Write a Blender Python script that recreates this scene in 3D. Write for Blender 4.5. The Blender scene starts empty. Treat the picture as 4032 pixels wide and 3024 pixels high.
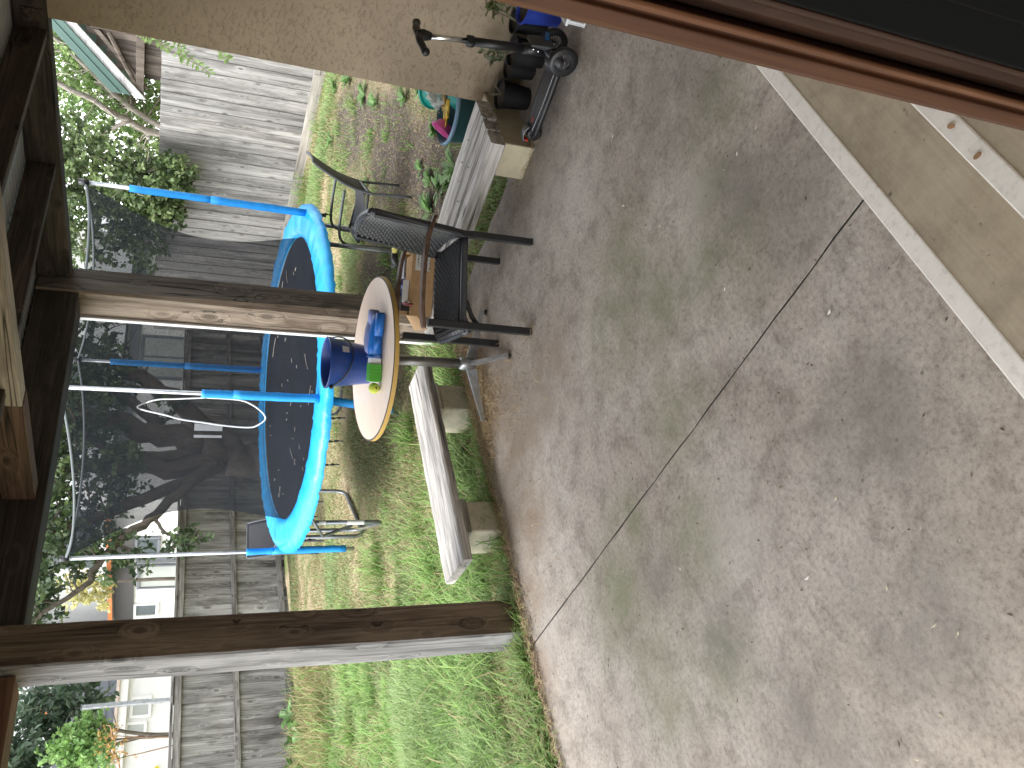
import bpy, bmesh, math, random
import numpy as np
from mathutils import Vector, Matrix

random.seed(7)
RNG = np.random.default_rng(11)
SC = bpy.context.scene
COL = SC.collection

# ------------------------------------------------------------------ camera
# House frame: x runs along the house front to the right, y runs out of the
# door into the garden, z is up; patio concrete is z = 0.  Phone held on its
# side, so the camera is rolled by about a quarter turn.
EYE = Vector((0.0, 0.0, 1.914))
F_PX = 3261.0
down = Vector((7900.0, -450.0, -F_PX)).normalized()
upc = -down
fw = Vector((0, 0, -1))
fy = (fw - upc * fw.dot(upc)).normalized()
rx = fy.cross(upc)
Rm = Matrix((rx, fy, upc))
camrot = Matrix.Rotation(math.radians(-43.0), 3, 'Z') @ Rm
cd = bpy.data.cameras.new('camera')
cam = bpy.data.objects.new('camera', cd)
COL.objects.link(cam)
cam.matrix_world = Matrix.Translation(EYE) @ camrot.to_4x4()
cd.sensor_width = 36.0
cd.lens = F_PX / 4032.0 * 36.0
cd.clip_start = 0.02
cd.clip_end = 600.0
SC.camera = cam

# ------------------------------------------------------------------ world, sun, exposure
SUN_EL, SUN_AZ = math.radians(60), math.radians(158)     # azimuth from +x towards +y
wd = bpy.data.worlds.new('World')
SC.world = wd
wd.use_nodes = True
nt = wd.node_tree
for n in list(nt.nodes):
    nt.nodes.remove(n)
sky = nt.nodes.new('ShaderNodeTexSky')
sky.sky_type = 'NISHITA'
sky.sun_disc = False
sky.sun_elevation = SUN_EL
sky.sun_rotation = math.radians(90) - SUN_AZ
sky.air_density = 1.0
sky.dust_density = 1.0
sky.ozone_density = 1.0
hs = nt.nodes.new('ShaderNodeHueSaturation')
hs.inputs['Saturation'].default_value = 0.16
bg = nt.nodes.new('ShaderNodeBackground')
bg.inputs['Strength'].default_value = 0.15
wo = nt.nodes.new('ShaderNodeOutputWorld')
nt.links.new(sky.outputs[0], hs.inputs['Color'])
nt.links.new(hs.outputs[0], bg.inputs['Color'])
nt.links.new(bg.outputs[0], wo.inputs[0])
sd = bpy.data.lights.new('sun', 'SUN')
sd.energy = 0.7
sd.angle = math.radians(30)
sd.color = (1.0, 0.97, 0.92)
so = bpy.data.objects.new('sun', sd)
COL.objects.link(so)
dirv = Vector((math.cos(SUN_EL) * math.cos(SUN_AZ), math.cos(SUN_EL) * math.sin(SUN_AZ), math.sin(SUN_EL)))
so.rotation_euler = dirv.to_track_quat('Z', 'Y').to_euler()
so.location = dirv * 50
SC.view_settings.view_transform = 'Standard'
SC.view_settings.look = 'None'
SC.view_settings.gamma = 1.0
SC.view_settings.exposure = 2.4
SC.view_settings.use_curve_mapping = False
SC.render.resolution_x, SC.render.resolution_y = 1024, 768
SC.cycles.max_bounces = 8
SC.cycles.diffuse_bounces = 4
SC.cycles.transparent_max_bounces = 12

# ------------------------------------------------------------------ material helpers
MATS = {}
def new_mat(name):
    m = bpy.data.materials.new(name)
    m.use_nodes = True
    t = m.node_tree
    b = t.nodes['Principled BSDF']
    MATS[name] = m
    return m, t, b
def N(t, kind, **kw):
    n = t.nodes.new(kind)
    for k, v in kw.items():
        if k in n.inputs:
            n.inputs[k].default_value = v
        else:
            setattr(n, k, v)
    return n
def L(t, a, b):
    t.links.new(a, b)
def ramp(t, fac, stops):
    r = t.nodes.new('ShaderNodeValToRGB')
    e = r.color_ramp.elements
    while len(e) < len(stops):
        e.new(0.5)
    for i, (p, c) in enumerate(stops):
        e[i].position = p
        e[i].color = (*c, 1) if len(c) == 3 else c
    L(t, fac, r.inputs[0])
    return r.outputs[0]
def mixc(t, fac, a, b, mode='MIX'):
    m = t.nodes.new('ShaderNodeMix')
    m.data_type = 'RGBA'
    m.blend_type = mode
    for s, v in ((0, fac), (6, a), (7, b)):
        if hasattr(v, 'node'):
            L(t, v, m.inputs[s])
        elif s == 0:
            m.inputs[0].default_value = v
        else:
            m.inputs[s].default_value = (*v, 1)
    return m.outputs[2]
def coords(t, scale=(1, 1, 1), rnd=True, kind='Object'):
    tc = t.nodes.new('ShaderNodeTexCoord')
    mp = t.nodes.new('ShaderNodeMapping')
    mp.inputs['Scale'].default_value = scale
    L(t, tc.outputs[kind], mp.inputs['Vector'])
    if rnd:
        oi = t.nodes.new('ShaderNodeObjectInfo')
        mu = N(t, 'ShaderNodeMath', operation='MULTIPLY')
        mu.inputs[1].default_value = 37.0
        L(t, oi.outputs['Random'], mu.inputs[0])
        cx = t.nodes.new('ShaderNodeCombineXYZ')
        L(t, mu.outputs[0], cx.inputs[0])
        L(t, mu.outputs[0], cx.inputs[1])
        L(t, mu.outputs[0], cx.inputs[2])
        L(t, cx.outputs[0], mp.inputs['Location'])
    return mp.outputs[0]
def noise(t, vec, scale, detail=4, rough=0.55, dist=0.0):
    n = N(t, 'ShaderNodeTexNoise')
    n.inputs['Scale'].default_value = scale
    n.inputs['Detail'].default_value = detail
    n.inputs['Roughness'].default_value = rough
    n.inputs['Distortion'].default_value = dist
    L(t, vec, n.inputs['Vector'])
    return n.outputs['Fac']
def bump(t, b, h, strength=0.3, dist=0.01, prev=None):
    n = N(t, 'ShaderNodeBump')
    n.inputs['Strength'].default_value = strength
    n.inputs['Distance'].default_value = dist
    L(t, h, n.inputs['Height'])
    if prev is not None:
        L(t, prev, n.inputs['Normal'])
    L(t, n.outputs[0], b.inputs['Normal'])
    return n.outputs[0]

def plain(name, col, rough=0.5, metal=0.0, var=0.12, nscale=9.0, bmp=0.0, bscale=60.0, spec=0.5, dirt=None):
    m, t, b = new_mat(name)
    v = coords(t)
    f = noise(t, v, nscale, 5, 0.6)
    lo = tuple(max(0, c * (1 - var)) for c in col)
    hi = tuple(min(1, c * (1 + var)) for c in col)
    c = ramp(t, f, [(0.3, lo), (0.7, hi)])
    if dirt:
        f2 = noise(t, v, nscale * 2.7, 6, 0.7)
        c = mixc(t, ramp(t, f2, [(0.52, (0, 0, 0)), (0.75, (dirt[1],) * 3)]), c, dirt[0])
    L(t, c, b.inputs['Base Color'])
    b.inputs['Roughness'].default_value = rough
    b.inputs['Metallic'].default_value = metal
    b.inputs['Specular IOR Level'].default_value = spec
    if bmp:
        bump(t, b, noise(t, v, bscale, 3), bmp, 0.004)
    return m

def wood(name, dark, mid, light, axis='z', rough=0.75, knots=True, contrast=1.0, cracks=True, k=1.0, bstr=0.35, blotch=0.35, kn=1.0):
    """timber: grain along one axis that flows round knots, stains, drying cracks"""
    m, t, b = new_mat(name)
    def sc(a, l):
        return tuple((l if ax == axis else a) * k for ax in 'xyz')
    v1 = coords(t, sc(8, 0.55))
    v2 = coords(t, sc(75, 2.0))
    v3 = coords(t, sc(7.5 * kn, 3.6 * kn))
    v6 = coords(t, sc(4.5, 1.1))
    vo = N(t, 'ShaderNodeTexVoronoi')
    vo.inputs['Scale'].default_value = 1.0
    L(t, v3, vo.inputs['Vector'])
    kd = vo.outputs['Distance']
    kr = ramp(t, kd, [(0.0, (1, 1, 1)), (0.16, (0.5,) * 3), (0.42, (0, 0, 0))])
    sc_ = N(t, 'ShaderNodeVectorMath', operation='SCALE')
    sc_.inputs['Scale'].default_value = 1.1 if knots else 0.0
    L(t, kr, sc_.inputs[0])
    ad = N(t, 'ShaderNodeVectorMath', operation='ADD')
    L(t, v1, ad.inputs[0])
    L(t, sc_.outputs[0], ad.inputs[1])
    g1 = noise(t, ad.outputs[0], 1.0, 6, 0.6, 0.7)
    g2 = noise(t, v2, 1.0, 4, 0.6)
    # thin growth lines: stretched noise folded into bands
    wv = N(t, 'ShaderNodeMath', operation='SINE')
    mw_ = N(t, 'ShaderNodeMath', operation='MULTIPLY')
    mw_.inputs[1].default_value = 55.0
    L(t, g1, mw_.inputs[0]); L(t, mw_.outputs[0], wv.inputs[0])
    s1 = N(t, 'ShaderNodeMath', operation='MULTIPLY_ADD'); s1.inputs[1].default_value = 0.62; s1.inputs[2].default_value = 0.0
    L(t, g1, s1.inputs[0])
    s2 = N(t, 'ShaderNodeMath', operation='MULTIPLY_ADD'); s2.inputs[1].default_value = 0.42
    L(t, g2, s2.inputs[0]); L(t, s1.outputs[0], s2.inputs[2])
    s3 = N(t, 'ShaderNodeMath', operation='MULTIPLY_ADD'); s3.inputs[1].default_value = 0.035
    L(t, wv.outputs[0], s3.inputs[0]); L(t, s2.outputs[0], s3.inputs[2])
    val = s3.outputs[0]
    lo, hi = 0.52 - 0.15 / contrast, 0.52 + 0.14 / contrast
    c = ramp(t, val, [(lo, dark), (0.52, mid), (hi, light)])
    if blotch:
        bl = noise(t, v6, 1.0, 4, 0.6, 0.5)
        c = mixc(t, 1.0, c, ramp(t, bl, [(0.32, (1 - blotch * 1.2,) * 3), (0.52, (1,) * 3), (0.72, (1 + blotch * 0.45,) * 3)]), 'MULTIPLY')
    if knots:
        ring = N(t, 'ShaderNodeMath', operation='SINE')
        mu = N(t, 'ShaderNodeMath', operation='MULTIPLY')
        mu.inputs[1].default_value = 120.0
        L(t, kd, mu.inputs[0])
        L(t, mu.outputs[0], ring.inputs[0])
        km = ramp(t, kd, [(0.07, (0.9,) * 3), (0.12, (0.7,) * 3), (0.19, (0, 0, 0))])
        kc = mixc(t, ramp(t, ring.outputs[0], [(0.0, (0.3,) * 3), (1.0, (0.8,) * 3)]),
                  tuple(x * 0.5 for x in dark), tuple(x * 0.7 for x in mid))
        c = mixc(t, km, c, kc)
    if cracks:
        v4 = coords(t, sc(11, 0.28))
        ad2 = N(t, 'ShaderNodeVectorMath', operation='ADD')
        L(t, v4, ad2.inputs[0]); L(t, sc_.outputs[0], ad2.inputs[1])
        cn = noise(t, ad2.outputs[0], 1.0, 3, 0.5, 0.5)
        cm = ramp(t, cn, [(0.482, (0, 0, 0)), (0.5, (1, 1, 1)), (0.518, (0, 0, 0))])
        v5 = coords(t, sc(3, 0.8))
        cm2 = ramp(t, noise(t, v5, 1.0, 2), [(0.46, (0, 0, 0)), (0.56, (1, 1, 1))])
        mm = mixc(t, 1.0, cm, cm2, 'MULTIPLY')
        c = mixc(t, mm, c, tuple(x * 0.22 for x in dark))
    oi = t.nodes.new('ShaderNodeObjectInfo')
    br = ramp(t, oi.outputs['Random'], [(0, (0.78, 0.78, 0.78)), (1, (1.15, 1.14, 1.12))])
    c = mixc(t, 1.0, c, br, 'MULTIPLY')
    L(t, c, b.inputs['Base Color'])
    b.inputs['Roughness'].default_value = rough
    b.inputs['Specular IOR Level'].default_value = 0.3
    bump(t, b, val, bstr, 0.008)
    return m

def attr_mat(name, rough=0.6, transl=0.0, spec=0.3, attr='Col'):
    """colour from the per-blade / per-leaf colour attribute, optional light passing through"""
    m, t, b = new_mat(name)
    a = N(t, 'ShaderNodeAttribute', attribute_name=attr)
    L(t, a.outputs['Color'], b.inputs['Base Color'])
    b.inputs['Roughness'].default_value = rough
    b.inputs['Specular IOR Level'].default_value = spec
    if transl:
        tr = N(t, 'ShaderNodeBsdfTranslucent')
        hsv = N(t, 'ShaderNodeHueSaturation')
        hsv.inputs['Value'].default_value = 1.25
        L(t, a.outputs['Color'], hsv.inputs['Color'])
        L(t, hsv.outputs[0], tr.inputs['Color'])
        mx = N(t, 'ShaderNodeMixShader')
        mx.inputs[0].default_value = transl
        L(t, b.outputs[0], mx.inputs[1])
        L(t, tr.outputs[0], mx.inputs[2])
        L(t, mx.outputs[0], t.nodes['Material Output'].inputs[0])
    return m

# ------------------------------------------------------------------ mesh helpers
def link(o, parent=None, loc0=None):
    COL.objects.link(o)
    if parent is not None:
        o.parent = parent
        o.matrix_parent_inverse = Matrix.Translation(-Vector(parent.location))
    return o
def mesh_obj(name, verts, faces, mat=None, parent=None, smooth=False, loc=None):
    me = bpy.data.meshes.new(name)
    me.from_pydata([tuple(v) for v in verts], [], faces)
    me.update()
    if smooth:
        me.polygons.foreach_set('use_smooth', [True] * len(me.polygons))
    if mat is not None:
        for m in (mat if isinstance(mat, (list, tuple)) else [mat]):
            me.materials.append(m)
    o = bpy.data.objects.new(name, me)
    if loc is not None:
        o.location = loc
    return link(o, parent)
def tag(o, label=None, cat=None, group=None, kind=None):
    if label: o['label'] = label
    if cat: o['category'] = cat
    if group: o['group'] = group
    if kind: o['kind'] = kind
    return o
def thing(name, loc, label, cat, group=None):
    e = bpy.data.objects.new(name, None)
    e.empty_display_size = 0.1
    e.location = loc
    COL.objects.link(e)
    return tag(e, label, cat, group)

class MB:
    """collects verts and faces"""
    def __init__(s):
        s.v, s.f, s.mi = [], [], []
    def add(s, v, f, mi=0):
        o = len(s.v)
        s.v.extend([tuple(p) for p in v])
        s.f.extend([tuple(i + o for i in q) for q in f])
        s.mi.extend([mi] * len(f))
        return s
    def box(s, x0, x1, y0, y1, z0, z1, M=None, mi=0):
        v = [Vector(p) for p in ((x0, y0, z0), (x1, y0, z0), (x1, y1, z0), (x0, y1, z0), (x0, y0, z1), (x1, y0, z1), (x1, y1, z1), (x0, y1, z1))]
        if M is not None:
            v = [M @ p for p in v]
        return s.add(v, [(0, 3, 2, 1), (4, 5, 6, 7), (0, 1, 5, 4), (1, 2, 6, 5), (2, 3, 7, 6), (3, 0, 4, 7)], mi)
    def tube(s, pts, r, n=8, closed=False, cap=True, M=None, mi=0, flat=None):
        pts = [Vector(p) for p in pts]
        m = len(pts)
        rs = r if isinstance(r, (list, tuple)) else [r] * m
        rings, u = [], None
        for i in range(m):
            a = pts[i - 1] if (i > 0 or closed) else pts[i]
            c = pts[(i + 1) % m] if (i < m - 1 or closed) else pts[i]
            d = (c - a)
            d = d.normalized() if d.length > 1e-9 else Vector((0, 0, 1))
            if u is None:
                u = d.orthogonal().normalized() if flat is None else (Vector(flat) - d * Vector(flat).dot(d)).normalized()
            else:
                u = (u - d * u.dot(d))
                u = u.normalized() if u.length > 1e-6 else d.orthogonal().normalized()
            w = d.cross(u)
            ring = []
            for k in range(n):
                t = 2 * math.pi * k / n
                p = pts[i] + (u * math.cos(t) + w * math.sin(t)) * rs[i]
                ring.append(M @ p if M is not None else p)
            rings.append(ring)
        v = [p for ring in rings for p in ring]
        f = []
        for i in range(m if closed else m - 1):
            for k in range(n):
                a, b = i * n + k, i * n + (k + 1) % n
                j = (i + 1) % m
                f.append((a, b, j * n + (k + 1) % n, j * n + k))
        if cap and not closed:
            f.append(tuple(range(n - 1, -1, -1)))
            f.append(tuple((m - 1) * n + k for k in range(n)))
        return s.add(v, f, mi)
    def lathe(s, prof, n=24, M=None, mi=0, caps=True):
        v, f = [], []
        for (r, z) in prof:
            for k in range(n):
                t = 2 * math.pi * k / n
                p = Vector((r * math.cos(t), r * math.sin(t), z))
                v.append(M @ p if M is not None else p)
        for i in range(len(prof) - 1):
            for k in range(n):
                f.append((i * n + k, i * n + (k + 1) % n, (i + 1) * n + (k + 1) % n, (i + 1) * n + k))
        if caps:
            if prof[0][0] > 1e-4: f.append(tuple(range(n - 1, -1, -1)))
            if prof[-1][0] > 1e-4: f.append(tuple((len(prof) - 1) * n + k for k in range(n)))
        return s.add(v, f, mi)
    def grid(s, fn, nu, nv, M=None, mi=0, close_u=False):
        v, f = [], []
        for j in range(nv + 1):
            for i in range(nu + (0 if close_u else 1)):
                p = Vector(fn(i / nu, j / nv))
                v.append(M @ p if M is not None else p)
        w = nu if close_u else nu + 1
        for j in range(nv):
            for i in range(nu):
                a, b = j * w + i, j * w + (i + 1) % w if close_u else j * w + i + 1
                f.append((a, b, b + w, a + w))
        return s.add(v, f, mi)
    def build(s, name, mat, parent=None, smooth=False, bevel=0.0, seg=2, thick=0.0, loc=None, auto=None):
        o = mesh_obj(name, s.v, s.f, mat, parent, smooth, loc)
        if any(s.mi):
            o.data.polygons.foreach_set('material_index', s.mi)
        if thick:
            md = o.modifiers.new('solid', 'SOLIDIFY'); md.thickness = thick; md.offset = 0
        if bevel:
            md = o.modifiers.new('bevel', 'BEVEL'); md.width = bevel; md.segments = seg; md.limit_method = 'ANGLE'
        if auto:
            o.data.polygons.foreach_set('use_smooth', [True] * len(o.data.polygons))
            o.data.set_sharp_from_angle(angle=math.radians(auto))
        return o
def box(name, x0, x1, y0, y1, z0, z1, mat, parent=None, bevel=0.004):
    c = Vector(((x0 + x1) / 2, (y0 + y1) / 2, (z0 + z1) / 2))
    b = MB().box(x0 - c.x, x1 - c.x, y0 - c.y, y1 - c.y, z0 - c.z, z1 - c.z)
    return b.build(name, mat, parent, bevel=bevel, loc=c)
def rot(axis, deg): return Matrix.Rotation(math.radians(deg), 4, axis)
def T(*p): return Matrix.Translation(Vector(p))
def smooth_path(pts, n=6):
    P = [Vector(p) for p in pts]
    out = []
    for i in range(len(P) - 1):
        p0, p1, p2, p3 = P[max(i - 1, 0)], P[i], P[i + 1], P[min(i + 2, len(P) - 1)]
        for k in range(n):
            t = k / n
            out.append(0.5 * ((2 * p1) + (p2 - p0) * t + (2 * p0 - 5 * p1 + 4 * p2 - p3) * t * t + (3 * p1 - p0 - 3 * p2 + p3) * t ** 3))
    out.append(P[-1])
    return out
def raw_mesh(name, V, F, cols, mat, parent=None, smooth=False):
    """fast mesh from numpy arrays; F is (n,3) or (n,4); cols per vertex"""
    me = bpy.data.meshes.new(name)
    nv, (nf, k) = len(V), F.shape
    me.vertices.add(nv); me.loops.add(nf * k); me.polygons.add(nf)
    me.vertices.foreach_set('co', np.ascontiguousarray(V, dtype=np.float32).ravel())
    me.loops.foreach_set('vertex_index', np.ascontiguousarray(F, dtype=np.int32).ravel())
    me.polygons.foreach_set('loop_start', np.arange(0, nf * k, k, dtype=np.int32))
    me.polygons.foreach_set('use_smooth', np.full(nf, smooth))
    me.update(calc_edges=True)
    if cols is not None:
        ca = me.color_attributes.new('Col', 'FLOAT_COLOR', 'POINT')
        c4 = np.ones((nv, 4), np.float32); c4[:, :3] = cols
        ca.data.foreach_set('color', c4.ravel())
    me.materials.append(mat)
    o = bpy.data.objects.new(name, me)
    return link(o, parent)
def vnoise(x, y, s, seed=0):
    """smooth value noise, numpy"""
    g = np.random.default_rng(seed).random((64, 64))
    u, v = np.asarray(x) * s, np.asarray(y) * s
    i, j = np.floor(u).astype(int), np.floor(v).astype(int)
    a, b = u - i, v - j
    a, b = a * a * (3 - 2 * a), b * b * (3 - 2 * b)
    G = lambda p, q: g[p % 64, q % 64]
    return (G(i, j) * (1 - a) + G(i + 1, j) * a) * (1 - b) + (G(i, j + 1) * (1 - a) + G(i + 1, j + 1) * a) * b

# ================================================================== MATERIALS
GW = wood('grey_paling', (0.11, 0.10, 0.09), (0.27, 0.26, 0.24), (0.43, 0.42, 0.40), 'z', contrast=1.0, k=0.9, blotch=0.5, cracks=False, kn=1.15)
GW_SIDE = wood('silver_paling', (0.155, 0.148, 0.14), (0.285, 0.275, 0.265), (0.40, 0.39, 0.38), 'z', contrast=1.05, cracks=False)
RAILW = wood('rail_timber', (0.12, 0.105, 0.095), (0.24, 0.225, 0.21), (0.38, 0.365, 0.35), 'x', k=1.2)
BENCHW = wood('bleached_sleeper', (0.20, 0.19, 0.175), (0.44, 0.42, 0.395), (0.62, 0.60, 0.575), 'y', contrast=1.05, k=1.3, knots=False, blotch=.3)
BENCHWX = wood('bleached_sleeper_x', (0.20, 0.19, 0.175), (0.44, 0.42, 0.395), (0.62, 0.60, 0.575), 'x', contrast=1.05, k=1.3, knots=False, blotch=.3)
POST_BROWN = wood('post_brown', (0.05, 0.036, 0.026), (0.135, 0.098, 0.07), (0.215, 0.165, 0.122), 'z', contrast=0.95)
POST_GREY = wood('post_grey', (0.11, 0.106, 0.106), (0.21, 0.206, 0.206), (0.315, 0.31, 0.31), 'z', contrast=1.1)
POST_TAN = wood('post_tan', (0.11, 0.08, 0.058), (0.235, 0.185, 0.145), (0.34, 0.28, 0.225), 'z', contrast=1.0, kn=.75)
POST_DULL = wood('post_dull', (0.05, 0.042, 0.036), (0.12, 0.105, 0.09), (0.19, 0.17, 0.148), 'z', contrast=1.0, kn=.75)
BEAM_X = wood('beam_brown_x', (0.026, 0.021, 0.018), (0.065, 0.052, 0.043), (0.11, 0.088, 0.072), 'x')
BEAM_RED = wood('beam_red', (0.06, 0.032, 0.02), (0.145, 0.075, 0.046), (0.22, 0.125, 0.08), 'x')
BEAM_Y = wood('beam_brown_y', (0.024, 0.020, 0.017), (0.06, 0.048, 0.04), (0.10, 0.08, 0.066), 'y')
RAFT_LIGHT = wood('rafter_light', (0.16, 0.13, 0.105), (0.36, 0.31, 0.255), (0.50, 0.45, 0.385), 'y', knots=False)
RAFT_RED = wood('rafter_red', (0.055, 0.034, 0.025), (0.115, 0.072, 0.052), (0.17, 0.112, 0.082), 'y')
JAMB = wood('varnished_timber', (0.07, 0.026, 0.012), (0.13, 0.053, 0.024), (0.19, 0.085, 0.04), 'z', rough=0.42, knots=False, cracks=False, k=1.3, bstr=0.12)
JAMB_D = wood('varnished_timber_dark', (0.02, 0.010, 0.006), (0.045, 0.021, 0.012), (0.07, 0.034, 0.02), 'z', rough=0.5, knots=False, cracks=False, k=1.3, bstr=0.12)
ARMW = wood('stained_arm_timber', (0.075, 0.042, 0.026), (0.135, 0.08, 0.052), (0.20, 0.125, 0.088), 'x', rough=0.5, knots=False, cracks=False, k=2.0)

BLACK_PL = plain('black_plastic', (0.012, 0.012, 0.013), 0.42, var=0.3)
POT_BLACK = plain('nursery_pot_black', (0.008, 0.0085, 0.009), 0.55, var=0.35, spec=.3, dirt=((0.05, 0.042, 0.035), 0.3))
DGREY_PL = plain('charcoal_plastic', (0.035, 0.037, 0.042), 0.42, var=0.2)
STEEL = plain('galvanised_steel', (0.46, 0.48, 0.50), 0.38, metal=0.85, var=0.25, nscale=14)
STEEL_DK = plain('weathered_galvanised_steel', (0.22, 0.235, 0.25), 0.45, metal=0.7, var=0.3, nscale=14)
CHROME = plain('chrome', (0.72, 0.73, 0.75), 0.18, metal=1.0, var=0.05)
CHAIRBLK = plain('black_powdercoat', (0.017, 0.018, 0.02), 0.42, var=0.2)
SLINGFR = plain('grey_powdercoat', (0.07, 0.076, 0.085), 0.4, var=0.15)
BLUE_SL = plain('blue_foam_sleeve', (0.008, 0.27, 0.72), 0.6, var=0.12, nscale=20, bmp=0.2, bscale=120)
WHITE_P = plain('white_plastic', (0.72, 0.73, 0.74), 0.45, var=0.05)
WHITE_T = plain('white_tape', (0.68, 0.68, 0.69), 0.7, var=0.08)
SOILM = plain('potting_soil', (0.045, 0.034, 0.026), 0.95, var=0.5, nscale=60, bmp=0.6, bscale=90)
CARD = plain('cardboard', (0.43, 0.27, 0.135), 0.85, var=0.12, nscale=7, dirt=((0.30, 0.18, 0.085), 0.7))
CARD_IN = plain('cardboard_inside', (0.36, 0.235, 0.125), 0.9, var=0.12)
PAPER = plain('paper_label', (0.60, 0.585, 0.55), 0.8, var=0.06)

# woven and mesh cloths
def weave_mat(name, a, b_, sx, sy):
    m, t, b = new_mat(name)
    v = coords(t, (sx, sy, 1), rnd=False, kind='UV')
    ch = N(t, 'ShaderNodeTexChecker', Scale=1.0)
    L(t, v, ch.inputs['Vector'])
    c = mixc(t, ch.outputs['Fac'], a, b_)
    L(t, c, b.inputs['Base Color'])
    b.inputs['Roughness'].default_value = 0.45
    return m
SLING = plain('charcoal_sling_cloth', (0.032, 0.033, 0.038), 0.65, var=0.15, nscale=30, bmp=0.25, bscale=400)

def net_mat():
    m, t, b = new_mat('safety_net_mesh')
    b.inputs['Base Color'].default_value = (0.018, 0.020, 0.024, 1)
    b.inputs['Roughness'].default_value = 0.9
    b.inputs['Specular IOR Level'].default_value = 0.0
    v = coords(t, (1, 1, 1), rnd=False)
    f = noise(t, v, 1.7, 3, 0.5)
    fine = noise(t, v, 210.0, 1, 0.5)
    tr = N(t, 'ShaderNodeBsdfTransparent')
    mx = N(t, 'ShaderNodeMixShader')
    o1 = ramp(t, f, [(0.35, (0.50,) * 3), (0.65, (0.58,) * 3)])
    o2 = mixc(t, 0.25, o1, ramp(t, fine, [(0.4, (0.15,) * 3), (0.6, (1,) * 3)]))
    L(t, o2, mx.inputs[0])
    L(t, tr.outputs[0], mx.inputs[1])
    L(t, b.outputs[0], mx.inputs[2])
    L(t, mx.outputs[0], t.nodes['Material Output'].inputs[0])
    return m
NET = net_mat()

def stucco(name, col):
    m, t, b = new_mat(name)
    v = coords(t, rnd=False)
    big = noise(t, v, 1.6, 4, 0.6)
    fine = noise(t, v, 34, 6, 0.65)
    vs = coords(t, (1.0, 1.0, 1.9), rnd=False)
    pit = noise(t, vs, 30, 7, 0.72, 0.1)
    c = ramp(t, big, [(0.3, tuple(x * 0.86 for x in col)), (0.7, tuple(x * 1.1 for x in col))])
    pm = ramp(t, pit, [(0.30, (1, 1, 1)), (0.37, (0, 0, 0))])
    c = mixc(t, pm, c, tuple(x * 0.7 for x in col))  # pit recesses darkened in the colour too, standing in for their small shadows
    L(t, c, b.inputs['Base Color'])
    b.inputs['Roughness'].default_value = 0.93
    b.inputs['Specular IOR Level'].default_value = 0.2
    h = N(t, 'ShaderNodeMath', operation='MULTIPLY_ADD')
    h.inputs[1].default_value = 0.35
    L(t, fine, h.inputs[0])
    pr = ramp(t, pit, [(0.30, (0, 0, 0)), (0.46, (1, 1, 1))])
    L(t, pr, h.inputs[2])
    bump(t, b, h.outputs[0], 0.55, 0.010)
    return m
STUCCO = stucco('tan_stucco', (0.35, 0.28, 0.20))
CREAM = plain('cream_render', (0.50, 0.44, 0.31), 0.85, var=0.14, nscale=5, bmp=0.3, bscale=80, dirt=((0.24, 0.22, 0.15), 0.55))

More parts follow.
